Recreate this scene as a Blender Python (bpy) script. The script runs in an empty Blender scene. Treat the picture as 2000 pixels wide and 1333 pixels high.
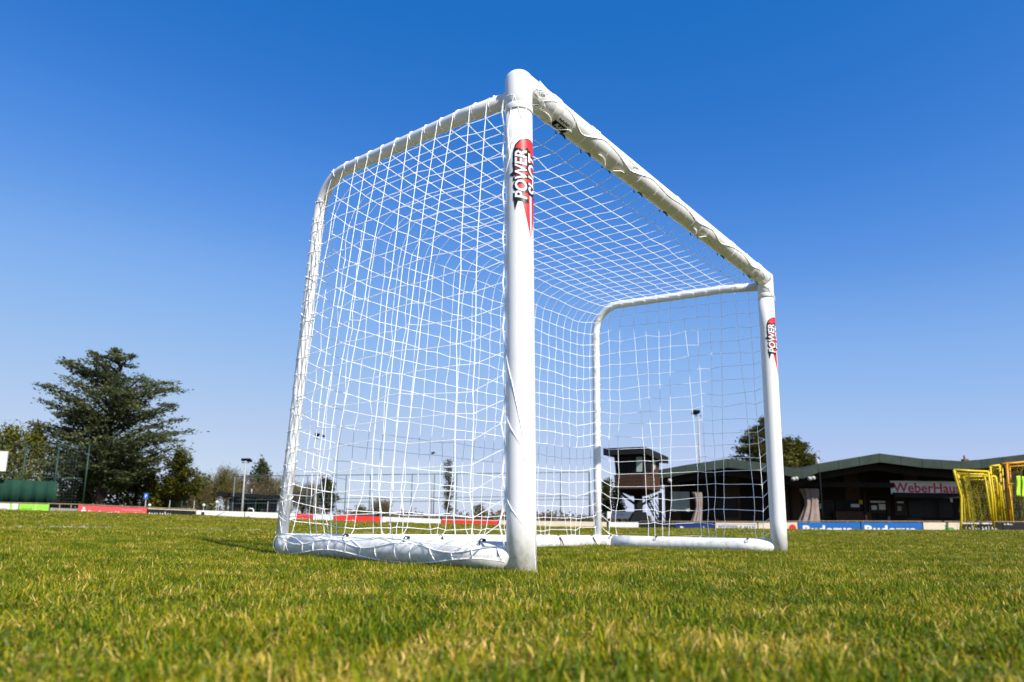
import bpy, bmesh, math, random
import numpy as np
from mathutils import Vector, Matrix

random.seed(7)
rng = np.random.default_rng(7)
scene = bpy.context.scene
COL = scene.collection
R = math.radians

# ------------------------------------------------------------------ camera
CAM = np.array([-1.956, -1.55, 0.152])
PITCH, ROLL, YAW = 0.171, 0.012, 0.886
FPX, PPX, PPY = 1333.3, 1000.0, 798.0          # 24 mm lens on a 2000 px wide frame, lens shifted upwards
FW = np.array([math.cos(PITCH)*math.sin(YAW), math.cos(PITCH)*math.cos(YAW), math.sin(PITCH)])
RT0 = np.array([math.cos(YAW), -math.sin(YAW), 0.0])
UP0 = np.cross(RT0, FW)
RT = math.cos(ROLL)*RT0 + math.sin(ROLL)*UP0
UP = -math.sin(ROLL)*RT0 + math.cos(ROLL)*UP0
FH = np.array([math.sin(YAW), math.cos(YAW), 0.0])   # forward along the ground

cd = bpy.data.cameras.new('camera')
cam = bpy.data.objects.new('camera', cd)
COL.objects.link(cam)
m = Matrix.Identity(4)
for i in range(3):
    m[i][0] = RT[i]; m[i][1] = UP[i]; m[i][2] = -FW[i]; m[i][3] = CAM[i]
cam.matrix_world = m
cd.sensor_width = 36.0
cd.lens = 24.0
cd.shift_y = (PPY - 666.5)/2000.0
cd.clip_start = 0.05
cd.clip_end = 6000
cd.dof.use_dof = True
cd.dof.focus_distance = 2.9
cd.dof.aperture_fstop = 4.2
scene.camera = cam

# ------------------------------------------------------------------ world and sun
# shadows run back along +y: the crossbar's shadow drops 0.85 m per metre
SUN_FROM = Vector((-0.25, -1.0, 0.87)).normalized()
w = bpy.data.worlds.new('World'); scene.world = w; w.use_nodes = True
nt = w.node_tree; nt.nodes.clear()
sky = nt.nodes.new('ShaderNodeTexSky'); sky.sky_type = 'NISHITA'; sky.sun_disc = False
sky.sun_elevation = math.asin(SUN_FROM.z)
sky.sun_rotation = math.atan2(SUN_FROM.x, SUN_FROM.y)
sky.altitude = 150; sky.air_density = 1.0; sky.dust_density = 0.3; sky.ozone_density = 6.0
bg = nt.nodes.new('ShaderNodeBackground'); bg.inputs['Strength'].default_value = 0.10
out = nt.nodes.new('ShaderNodeOutputWorld')
# the camera's colour response to that sky: deeper blue overhead, paler at the horizon
sc_ = nt.nodes.new('ShaderNodeVectorMath'); sc_.operation = 'SCALE'; sc_.inputs['Scale'].default_value = 0.10
cv = nt.nodes.new('ShaderNodeRGBCurve'); cv.mapping.use_clip = False; cv.mapping.extend = 'HORIZONTAL'
for ch, pts in ((0, ((0, 0), (.055, .009), (.069, .023), (.090, .061), (.150, .190), (.325, .372), (.6, .48), (1, .60))),
                (1, ((0, 0), (.09, .098), (.137, .143), (.178, .205), (.285, .350), (.542, .473), (1, .62))),
                (2, ((0, 0), (.15, .30), (.289, .467), (.363, .564), (.531, .655), (.80, .66), (1, .68)))):
    c_ = cv.mapping.curves[ch]
    while len(c_.points) < len(pts): c_.points.new(.5, .5)
    for q, (a_, b_) in zip(c_.points, pts): q.location = (a_, b_); q.handle_type = 'AUTO_CLAMPED'
cv.mapping.update()
up_ = nt.nodes.new('ShaderNodeVectorMath'); up_.operation = 'SCALE'; up_.inputs['Scale'].default_value = 10.0
nt.links.new(sky.outputs[0], sc_.inputs[0]); nt.links.new(sc_.outputs[0], cv.inputs['Color']); nt.links.new(cv.outputs[0], up_.inputs[0])
nt.links.new(up_.outputs[0], bg.inputs[0]); nt.links.new(bg.outputs[0], out.inputs[0])
sd = bpy.data.lights.new('sun', 'SUN'); sd.energy = 4.9; sd.angle = R(0.53); sd.color = (1.0, 0.94, 0.84)
sun = bpy.data.objects.new('sun', sd); COL.objects.link(sun)
sun.rotation_euler = SUN_FROM.to_track_quat('Z', 'Y').to_euler()
sun.location = (0, -20, 17)
vs = scene.view_settings
vs.view_transform = 'Standard'; vs.look = 'None'; vs.gamma = 1.0; vs.exposure = 0.4
vs.use_curve_mapping = False
scene.cycles.max_bounces = 6
scene.cycles.transparent_max_bounces = 8

# ------------------------------------------------------------------ helpers
def tag(o, label=None, cat=None, group=None, kind=None):
    if label: o['label'] = label
    if cat: o['category'] = cat
    if group: o['group'] = group
    if kind: o['kind'] = kind
    return o

def empty(name, loc=(0, 0, 0), rz=0.0):
    o = bpy.data.objects.new(name, None); COL.objects.link(o)
    o.empty_display_size = 0.2
    o.location = loc; o.rotation_euler = (0, 0, rz)
    return o

def mesh_obj(name, verts, faces, mat, parent=None, smooth=False):
    me = bpy.data.meshes.new(name)
    me.from_pydata([tuple(v) for v in verts], [], faces)
    me.update()
    if smooth:
        me.polygons.foreach_set('use_smooth', [True]*len(me.polygons))
    if isinstance(mat, (list, tuple)):
        for q in mat: me.materials.append(q)
    elif mat is not None: me.materials.append(mat)
    o = bpy.data.objects.new(name, me); COL.objects.link(o)
    if parent is not None: o.parent = parent
    return o

class MB:
    def __init__(s): s.v = []; s.f = []; s.m = []; s.mi = 0
    def face(s, idx): s.f.append(tuple(idx)); s.m.append(s.mi)
    def poly(s, pts):
        b = len(s.v); s.v += [tuple(p) for p in pts]; s.face(range(b, b+len(pts))); return s
    def hexa(s, p):
        # p: 8 points, 0-3 bottom loop, 4-7 top loop
        b = len(s.v); s.v += [tuple(q) for q in p]
        for q in ((3, 2, 1, 0), (4, 5, 6, 7), (0, 1, 5, 4), (1, 2, 6, 5), (2, 3, 7, 6), (3, 0, 4, 7)):
            s.face([b+i for i in q])
        return s
    def box(s, x0, x1, y0, y1, z0, z1):
        return s.hexa([(x0, y0, z0), (x1, y0, z0), (x1, y1, z0), (x0, y1, z0),
                       (x0, y0, z1), (x1, y0, z1), (x1, y1, z1), (x0, y1, z1)])
    def prism(s, outline, y0, y1):
        # outline in x,z extruded along y
        n = len(outline); b = len(s.v)
        s.v += [(x, y0, z) for x, z in outline] + [(x, y1, z) for x, z in outline]
        s.face([b+i for i in range(n)]); s.face([b+n+i for i in reversed(range(n))])
        for i in range(n):
            j = (i+1) % n; s.face([b+j, b+i, b+n+i, b+n+j])
        return s
    def tube(s, path, rad, sides=8, cap=True, closed=False):
        P = [np.array(p, float) for p in path]; n = len(P)
        if not hasattr(rad, '__len__'): rad = [rad]*n
        T = []
        for i in range(n):
            a = P[max(i-1, 0)]; c = P[min(i+1, n-1)]; t = c-a; L = np.linalg.norm(t); T.append(t/L if L > 1e-9 else np.array([0, 0, 1.]))
        ref = np.array([0, 0, 1.]) if abs(T[0][2]) < .9 else np.array([1., 0, 0])
        u = np.cross(T[0], ref); u /= np.linalg.norm(u)
        b = len(s.v)
        for i in range(n):
            u = u - T[i]*np.dot(u, T[i]); u /= max(np.linalg.norm(u), 1e-9)
            w_ = np.cross(T[i], u)
            for k in range(sides):
                a = 2*math.pi*k/sides
                s.v.append(tuple(P[i] + rad[i]*(math.cos(a)*u + math.sin(a)*w_)))
        for i in range(n-1):
            for k in range(sides):
                k2 = (k+1) % sides
                s.face([b+i*sides+k, b+i*sides+k2, b+(i+1)*sides+k2, b+(i+1)*sides+k])
        if cap:
            s.face([b+k for k in reversed(range(sides))]); s.face([b+(n-1)*sides+k for k in range(sides)])
        return s
    def octa(s, c, r):
        b = len(s.v); x, y, z = c
        s.v += [(x+r, y, z), (x-r, y, z), (x, y+r, z), (x, y-r, z), (x, y, z+r), (x, y, z-r)]
        for q in ((0, 2, 4), (2, 1, 4), (1, 3, 4), (3, 0, 4), (2, 0, 5), (1, 2, 5), (3, 1, 5), (0, 3, 5)): s.face([b+i for i in q])
        return s
    def ball(s, c, r, n=8, mz=5, sq=(1, 1, 1)):
        b = len(s.v)
        for j in range(mz+1):
            th = math.pi*j/mz
            for i in range(n):
                a = 2*math.pi*i/n
                s.v.append((c[0]+sq[0]*r*math.sin(th)*math.cos(a), c[1]+sq[1]*r*math.sin(th)*math.sin(a), c[2]+sq[2]*r*math.cos(th)))
        for j in range(mz):
            for i in range(n):
                i2 = (i+1) % n
                s.face([b+j*n+i, b+(j+1)*n+i, b+(j+1)*n+i2, b+j*n+i2])
        return s
    def build(s, name, mat, parent=None, smooth=False):
        o = mesh_obj(name, s.v, s.f, mat, parent, smooth)
        if getattr(s, 'stuff', False): o['kind'] = 'stuff'
        if any(s.m): o.data.polygons.foreach_set('material_index', s.m)
        return o

# ---- pixel of the photograph -> place, for laying the far things out at a chosen distance along the ground
def ray(px, py):
    return FW + RT*(px-PPX)/FPX - UP*(py-PPY)/FPX
def uz(px, py, d):
    r = ray(px, py); k = d/float(np.dot(r, FH))
    p = CAM + r*k
    return float(np.dot(p-CAM, RT0)), float(p[2])
def place(u, d, z=0.0):
    p = CAM + RT0*u + FH*d
    return (float(p[0]), float(p[1]), float(z))
VIEW_RZ = -YAW       # local x runs to the right, local y away from the camera

# ------------------------------------------------------------------ materials
def mat(name, col, rough=0.6, spec=0.35, noise=0.0, nscale=6.0, col2=None, bump=0.0, bscale=60.0, metal=0.0, transl=0.0):
    M = bpy.data.materials.new(name); M.use_nodes = True
    n = M.node_tree; b = n.nodes['Principled BSDF']
    b.inputs['Roughness'].default_value = rough
    b.inputs['Specular IOR Level'].default_value = spec
    b.inputs['Metallic'].default_value = metal
    c4 = (*col, 1)
    if col2 is None and noise > 0:
        col2 = tuple(max(0, c*(1-noise)) for c in col)
    if col2 is not None:
        tc = n.nodes.new('ShaderNodeTexCoord'); nz = n.nodes.new('ShaderNodeTexNoise')
        nz.inputs['Scale'].default_value = nscale; nz.inputs['Detail'].default_value = 5; nz.inputs['Roughness'].default_value = .65
        rp = n.nodes.new('ShaderNodeValToRGB')
        rp.color_ramp.elements[0].position = .35; rp.color_ramp.elements[1].position = .68
        rp.color_ramp.elements[0].color = (*col2, 1); rp.color_ramp.elements[1].color = c4
        n.links.new(tc.outputs['Object'], nz.inputs['Vector']); n.links.new(nz.outputs['Fac'], rp.inputs['Fac'])
        n.links.new(rp.outputs['Color'], b.inputs['Base Color'])
    else:
        b.inputs['Base Color'].default_value = c4
    if bump > 0:
        tc = n.nodes.new('ShaderNodeTexCoord'); nz = n.nodes.new('ShaderNodeTexNoise')
        nz.inputs['Scale'].default_value = bscale; nz.inputs['Detail'].default_value = 4
        bp = n.nodes.new('ShaderNodeBump'); bp.inputs['Strength'].default_value = bump; bp.inputs['Distance'].default_value = .02
        n.links.new(tc.outputs['Object'], nz.inputs['Vector']); n.links.new(nz.outputs['Fac'], bp.inputs['Height']); n.links.new(bp.outputs['Normal'], b.inputs['Normal'])
    if transl > 0:
        outn = n.nodes['Material Output']; tr = n.nodes.new('ShaderNodeBsdfTranslucent'); mx = n.nodes.new('ShaderNodeMixShader')
        mx.inputs[0].default_value = transl
        src = b.inputs['Base Color'].links
        if src: n.links.new(src[0].from_socket, tr.inputs['Color'])
        else: tr.inputs['Color'].default_value = c4
        n.links.new(b.outputs[0], mx.inputs[1]); n.links.new(tr.outputs[0], mx.inputs[2]); n.links.new(mx.outputs[0], outn.inputs['Surface'])
    return M

M = {}
M['paint'] = mat('white_powder_coat', (.83, .83, .82), .38, .45, noise=.045, nscale=9, bump=.03, bscale=25)
def dirty_paint():
    n = M['paint'].node_tree; b = n.nodes['Principled BSDF']; src = b.inputs['Base Color'].links[0].from_socket
    g = n.nodes.new('ShaderNodeNewGeometry'); sx = n.nodes.new('ShaderNodeSeparateXYZ'); n.links.new(g.outputs['Position'], sx.inputs[0])
    mr = n.nodes.new('ShaderNodeMapRange'); mr.inputs[1].default_value = .015; mr.inputs[2].default_value = .16; mr.inputs[3].default_value = .75; mr.inputs[4].default_value = 0; n.links.new(sx.outputs[2], mr.inputs[0])
    nz = n.nodes.new('ShaderNodeTexNoise'); nz.inputs['Scale'].default_value = 26; nz.inputs['Detail'].default_value = 7; nz.inputs['Roughness'].default_value = .7; n.links.new(g.outputs['Position'], nz.inputs['Vector'])
    m2 = n.nodes.new('ShaderNodeMapRange'); m2.inputs[1].default_value = .46; m2.inputs[2].default_value = .72; n.links.new(nz.outputs['Fac'], m2.inputs[0])
    ml = n.nodes.new('ShaderNodeMath'); ml.operation = 'MULTIPLY'; n.links.new(mr.outputs[0], ml.inputs[0]); n.links.new(m2.outputs[0], ml.inputs[1])
    # a few scuffs anywhere
    n3 = n.nodes.new('ShaderNodeTexNoise'); n3.inputs['Scale'].default_value = 13; n3.inputs['Detail'].default_value = 9; n3.inputs['Roughness'].default_value = .75; n.links.new(g.outputs['Position'], n3.inputs['Vector'])
    m3 = n.nodes.new('ShaderNodeMapRange'); m3.inputs[1].default_value = .66; m3.inputs[2].default_value = .74; m3.inputs[4].default_value = .35; n.links.new(n3.outputs['Fac'], m3.inputs[0])
    mxx = n.nodes.new('ShaderNodeMath'); mxx.operation = 'MAXIMUM'; n.links.new(ml.outputs[0], mxx.inputs[0]); n.links.new(m3.outputs[0], mxx.inputs[1])
    mx = n.nodes.new('ShaderNodeMixRGB'); mx.inputs[2].default_value = (.30, .28, .16, 1); n.links.new(mxx.outputs[0], mx.inputs[0]); n.links.new(src, mx.inputs[1]); n.links.new(mx.outputs[0], b.inputs['Base Color'])
dirty_paint()
M['net'] = mat('white_net_cord', (.90, .90, .89), .7, .2, noise=.04, nscale=30)
_b = M['net'].node_tree.nodes['Principled BSDF']; _b.subsurface_method = 'BURLEY'     # light soaks through the loose nylon fibres
_b.inputs['Subsurface Weight'].default_value = 1.0; _b.inputs['Subsurface Radius'].default_value = (1, 1, 1); _b.inputs['Subsurface Scale'].default_value = .008
M['tie'] = mat('black_cable_tie', (.012, .012, .013), .45, .4)
M['red'] = mat('logo_red', (.72, .03, .035), .45, .4, noise=.15, nscale=14)
M['ink'] = mat('logo_black', (.012, .012, .012), .4, .4)
M['white'] = mat('logo_white', (.82, .82, .82), .45, .4)
M['black_label'] = mat('woven_black_label', (.01, .01, .011), .8, .1)
# ------------------------------------------------------------------ lettering (built-in font turned into meshes)
def text_mesh(body, size=1.0, bold=0.0, shear=0.0, spacing=1.0):
    c = bpy.data.curves.new('lettering', 'FONT'); c.body = body; c.size = size; c.offset = bold; c.shear = shear
    c.space_character = spacing; c.resolution_u = 3
    o = bpy.data.objects.new('lettering', c); COL.objects.link(o)
    dg = bpy.context.evaluated_depsgraph_get()
    me = bpy.data.meshes.new_from_object(o.evaluated_get(dg))
    bm = bmesh.new(); bm.from_mesh(me); bmesh.ops.triangulate(bm, faces=bm.faces[:])
    v = np.array([tuple(q.co) for q in bm.verts])[:, :2] if len(bm.verts) else np.zeros((0, 2))
    f = [tuple(q.index for q in t.verts) for t in bm.faces]
    bm.free(); bpy.data.objects.remove(o); bpy.data.curves.remove(c); bpy.data.meshes.remove(me)
    return v, f
def fit(vf, x0, x1, z0, z1):
    v, f = vf; v = v.copy(); a = v.min(0); b = v.max(0)
    v[:, 0] = x0+(v[:, 0]-a[0])/(b[0]-a[0])*(x1-x0); v[:, 1] = z0+(v[:, 1]-a[1])/(b[1]-a[1])*(z1-z0)
    return v, f
TXT = {}
for key, body, bold, shear, sp in (
        ('POWER', 'POWER', .022, .16, 1.0), ('POWERo', 'POWER', .075, .16, 1.0), ('SHOT', 'SHOT', .022, .16, 1.0), ('SHOTo', 'SHOT', .075, .16, 1.0),
        ('WEBER', 'WeberHaus', .022, 0, 1.0), ('BUD', 'Buderus', .04, 0, 1.05), ('SPK1', 'Sparkasse', .022, 0, 1.02), ('SPK2', 'Hanauerland', .022, 0, 1.02),
        ('PM', 'PFEIFFER & MAY', .012, .3, 1.0), ('DEW', 'Deuerstoler', .02, 0, 1.0), ('ja', 'ja', .02, 0, 1.0), ('PLAY', 'PLAY', .02, 0, 1.0),
        ('Sd', 'S', .05, 0, 1.0), ('P', 'P', .03, 0, 1.0)):
    TXT[key] = text_mesh(body, 1.0, bold, shear, sp)
# ------------------------------------------------------------------ ground: a pitch that climbs gently to a crown, then falls to the boards
EDGE_X = np.array([-400, 0, 200, 400, 560, 700, 850, 1000, 1100, 1300, 1500, 1600, 1800, 2000, 2400])
EDGE_DY = np.array([16, 16, 14.4, 11.8, 7.7, 4.8, 3.2, 1.6, -.4, -.2, .4, 0, 1.5, 3, 4])     # crown above eye level, in pixels
CREST = 38.0
def ground_z(x, y):
    x = np.asarray(x, float); y = np.asarray(y, float)
    dx = x-CAM[0]; dy = y-CAM[1]
    u = dx*RT0[0]+dy*RT0[1]; d = dx*FH[0]+dy*FH[1]
    r = np.hypot(dx, dy)
    px = PPX + FPX*u/np.maximum(d, np.abs(u)*.9+.05)
    hc = CAM[2] + np.interp(px, EDGE_X, EDGE_DY)*CREST/FPX - .02
    k = np.clip((r-2.6)/(CREST-2.6), 0, 1)
    rise = hc*(k*(1-.25*(1-k)))
    fall = np.clip((r-CREST)/12.0, 0, 1); fall = fall*fall*(3-2*fall)*.42
    und = .006*np.sin(x*1.7+1.3)*np.cos(y*1.45+.4)*np.clip(r/3, 0, 1)
    return rise - fall + und
SOIL = -0.019
def gz(u, d):
    p = place(u, d); return float(ground_z(p[0], p[1])) + SOIL

M['soil'] = bpy.data.materials.new('turf_soil'); M['soil'].use_nodes = True
def soil_nodes():
    n = M['soil'].node_tree; b = n.nodes['Principled BSDF']; b.inputs['Roughness'].default_value = .95; b.inputs['Specular IOR Level'].default_value = .1
    g = n.nodes.new('ShaderNodeNewGeometry')
    nz = n.nodes.new('ShaderNodeTexNoise'); nz.inputs['Scale'].default_value = 38; nz.inputs['Detail'].default_value = 6
    rp = n.nodes.new('ShaderNodeValToRGB')
    rp.color_ramp.elements[0].color = (.022, .022, .005, 1); rp.color_ramp.elements[1].color = (.10, .085, .015, 1)
    rp.color_ramp.elements[0].position = .3; rp.color_ramp.elements[1].position = .7
    n.links.new(g.outputs['Position'], nz.inputs['Vector']); n.links.new(nz.outputs['Fac'], rp.inputs['Fac']); n.links.new(rp.outputs[0], b.inputs['Base Color'])
soil_nodes()
def build_ground():
    rr = np.concatenate([[0.0], np.geomspace(.3, 60, 70), [90, 150, 300, 700, 1600, 4000]])
    na = 180
    verts = []; faces = []
    for r in rr:
        for k in range(na):
            a = 2*math.pi*k/na
            x = CAM[0]+r*math.cos(a); y = CAM[1]+r*math.sin(a)
            verts.append((x, y, float(ground_z(x, y))+SOIL))
    for i in range(len(rr)-1):
        for k in range(na):
            k2 = (k+1) % na
            faces.append((i*na+k, (i+1)*na+k, (i+1)*na+k2, i*na+k2))
    o = mesh_obj('ground', verts, faces, M['soil'], smooth=True)
    tag(o, 'football pitch ground of brownish soil and thatch under the grass', 'ground', kind='structure')
build_ground()

# points on the pitch seen at a pixel
def hit(px, py, zoff=0.0):
    r = ray(px, py); t0, t1 = .3, .3
    for i in range(4000):
        t1 = t0 + max(.01, t0*.002); p = CAM+r*t1
        if p[2] < float(ground_z(p[0], p[1]))+zoff: return p
        t0 = t1
        if t0 > 80: break
    return CAM+r*t0
LA = hit(0, 1029, .0); LB = hit(560, 1038, .0)

# grass: blade patches scattered over the pitch
M['grass'] = bpy.data.materials.new('grass_blades'); M['grass'].use_nodes = True
def grass_nodes():
    n = M['grass'].node_tree; L = n.links; b = n.nodes['Principled BSDF']
    b.inputs['Roughness'].default_value = .36; b.inputs['Specular IOR Level'].default_value = .13
    at = n.nodes.new('ShaderNodeAttribute'); at.attribute_name = 'tone'        # per blade 0..1
    g = n.nodes.new('ShaderNodeNewGeometry')
    nz = n.nodes.new('ShaderNodeTexNoise'); nz.inputs['Scale'].default_value = 2.6; nz.inputs['Detail'].default_value = 6; nz.inputs['Roughness'].default_value = .62
    L.new(g.outputs['Position'], nz.inputs['Vector'])
    # dryness threshold per patch of turf
    mr = n.nodes.new('ShaderNodeMapRange'); mr.inputs[1].default_value = .38; mr.inputs[2].default_value = .62; mr.inputs[3].default_value = -.30; mr.inputs[4].default_value = .30
    nb = n.nodes.new('ShaderNodeTexNoise'); nb.inputs['Scale'].default_value = 11; nb.inputs['Detail'].default_value = 3; L.new(g.outputs['Position'], nb.inputs['Vector'])
    av = n.nodes.new('ShaderNodeMixRGB'); av.inputs[0].default_value = .42; L.new(nz.outputs['Fac'], av.inputs[1]); L.new(nb.outputs['Fac'], av.inputs[2])
    L.new(av.outputs[0], mr.inputs[0])
    ad = n.nodes.new('ShaderNodeMath'); ad.operation = 'ADD'; ad.use_clamp = True
    L.new(at.outputs['Fac'], ad.inputs[0]); L.new(mr.outputs[0], ad.inputs[1])
    rp = n.nodes.new('ShaderNodeValToRGB'); cr = rp.color_ramp
    cr.elements[0].position = 0.0; cr.elements[0].color = (.048, .105, .003, 1)
    cr.elements[1].position = 1.0; cr.elements[1].color = (.72, .50, .17, 1)
    for p, c in ((.30, (.122, .180, .003)), (.55, (.240, .250, .004)), (.78, (.405, .31, .016)), (.89, (.58, .40, .075))):
        e = cr.elements.new(p); e.color = (*c, 1)
    L.new(ad.outputs[0], rp.inputs['Fac'])
    # chalk line across the pitch
    d = (LB-LA)[:2]; d = d/np.linalg.norm(d); nrm = (-d[1], d[0])
    dt = n.nodes.new('ShaderNodeVectorMath'); dt.operation = 'DOT_PRODUCT'
    dt.inputs[1].default_value = (nrm[0], nrm[1], 0); L.new(g.outputs['Position'], dt.inputs[0])
    sb = n.nodes.new('ShaderNodeMath'); sb.operation = 'SUBTRACT'; sb.inputs[1].default_value = float(nrm[0]*LA[0]+nrm[1]*LA[1]); L.new(dt.outputs['Value'], sb.inputs[0])
    ab = n.nodes.new('ShaderNodeMath'); ab.operation = 'ABSOLUTE'; L.new(sb.outputs[0], ab.inputs[0])
    lt = n.nodes.new('ShaderNodeMath'); lt.operation = 'LESS_THAN'; lt.inputs[1].default_value = .085; L.new(ab.outputs[0], lt.inputs[0])
    n2 = n.nodes.new('ShaderNodeTexNoise'); n2.inputs['Scale'].default_value = 9; n2.inputs['Detail'].default_value = 3; L.new(g.outputs['Position'], n2.inputs['Vector'])
    m2 = n.nodes.new('ShaderNodeMapRange'); m2.inputs[1].default_value = .35; m2.inputs[2].default_value = .65; m2.inputs[3].default_value = .1; m2.inputs[4].default_value = .65; L.new(n2.outputs['Fac'], m2.inputs[0])
    ml = n.nodes.new('ShaderNodeMath'); ml.operation = 'MULTIPLY'; L.new(lt.outputs[0], ml.inputs[0]); L.new(m2.outputs[0], ml.inputs[1])
    mx = n.nodes.new('ShaderNodeMixRGB'); mx.inputs[2].default_value = (.72, .72, .66, 1)
    L.new(ml.outputs[0], mx.inputs[0]); L.new(rp.outputs[0], mx.inputs[1]); L.new(mx.outputs[0], b.inputs['Base Color'])
    tr = n.nodes.new('ShaderNodeBsdfTranslucent'); ms = n.nodes.new('ShaderNodeMixShader'); ms.inputs[0].default_value = .20
    gm = n.nodes.new('ShaderNodeMixRGB'); gm.blend_type = 'MULTIPLY'; gm.inputs[0].default_value = 1; gm.inputs[2].default_value = (1.25, 1.2, .55, 1)
    L.new(mx.outputs[0], gm.inputs[1]); L.new(gm.outputs[0], tr.inputs['Color'])
    o = n.nodes['Material Output']; L.new(b.outputs[0], ms.inputs[1]); L.new(tr.outputs[0], ms.inputs[2]); L.new(ms.outputs[0], o.inputs['Surface'])
grass_nodes()

def grass_patch(name, half, count, hmin, hmax, width, segs, seed):
    g = np.random.default_rng(seed)
    # clumped positions
    base = g.uniform(-half, half, (count, 2))
    nc = max(6, count//26)
    cen = g.uniform(-half, half, (nc, 2)); pick = g.integers(0, nc, count)
    cl = g.random(count) < .55
    base[cl] = cen[pick[cl]] + g.normal(0, half*.055+.004, (cl.sum(), 2))
    az = g.uniform(0, 2*math.pi, count)
    H = g.uniform(hmin, hmax, count)*np.where(g.random(count) < .07, 1.35, 1.0)
    ch = g.uniform(.65, 1.3, nc); H = np.where(cl, H*ch[pick], H*.9)
    ct = g.normal(0, .16, nc)
    lean = np.abs(g.normal(.66, .58, count)); curl = np.abs(g.normal(.9, .85, count))
    tone = np.clip(g.beta(1.5, 1.9, count)*.84+np.where(cl, ct[pick], 0), 0, 1)
    dry = g.random(count) < .20
    tone[dry] = g.uniform(.74, 1.0, dry.sum())
    flat = dry & (g.random(count) < .75)
    lean[flat] = g.uniform(.7, 1.4, flat.sum()); H[flat] *= g.uniform(.6, 1.5, flat.sum())
    W = width*g.uniform(.6, 1.25, count)
    t = np.linspace(0, 1, segs+1)
    ang = lean[:, None] + curl[:, None]*t[None, :]*1.5           # from vertical
    ds = H[:, None]/segs
    hx = np.concatenate([np.zeros((count, 1)), np.cumsum(np.sin(ang[:, :-1])*ds, 1)], 1)
    hz = np.concatenate([np.zeros((count, 1)), np.cumsum(np.cos(ang[:, :-1])*ds, 1)], 1)
    hz = np.maximum(hz, .002)
    dirx = np.cos(az); diry = np.sin(az)
    tw = az + math.pi/2 + g.normal(0, .5, count)
    wx = np.cos(tw); wy = np.sin(tw)
    prof = np.array([.75, 1.0, .9, .62, .3, .2])[:segs] if segs <= 5 else np.linspace(1, .2, segs)
    rows = segs*2 + 1
    V = np.zeros((count, rows, 3), np.float32)
    for i in range(segs):
        cx = base[:, 0]+dirx*hx[:, i]; cy = base[:, 1]+diry*hx[:, i]
        hw = W*.5*prof[i]
        V[:, 2*i, 0] = cx-wx*hw; V[:, 2*i, 1] = cy-wy*hw; V[:, 2*i, 2] = hz[:, i]
        V[:, 2*i+1, 0] = cx+wx*hw; V[:, 2*i+1, 1] = cy+wy*hw; V[:, 2*i+1, 2] = hz[:, i]
    V[:, -1, 0] = base[:, 0]+dirx*hx[:, -1]; V[:, -1, 1] = base[:, 1]+diry*hx[:, -1]; V[:, -1, 2] = hz[:, -1]
    tri = []
    for i in range(segs-1):
        a = 2*i; tri += [(a, a+1, a+3), (a, a+3, a+2)]
    a = 2*(segs-1); tri.append((a, a+1, a+2))
    tri = np.array(tri)
    F = (tri[None]+(np.arange(count)*rows)[:, None, None]).reshape(-1, 3)
    me = bpy.data.meshes.new(name)
    me.vertices.add(count*rows); me.vertices.foreach_set('co', V.reshape(-1))
    me.loops.add(F.size); me.loops.foreach_set('vertex_index', F.reshape(-1).astype(np.int32))
    me.polygons.add(len(F)); me.polygons.foreach_set('loop_start', (np.arange(len(F))*3).astype(np.int32))
    me.polygons.foreach_set('loop_total', np.full(len(F), 3, np.int32))
    me.update(calc_edges=True)
    me.polygons.foreach_set('use_smooth', np.ones(len(F), bool))
    at = me.attributes.new('tone', 'FLOAT', 'POINT'); at.data.foreach_set('value', np.repeat(tone, rows).astype(np.float32))
    me.materials.append(M['grass'])
    return bpy.data.objects.new(name, me)

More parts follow.
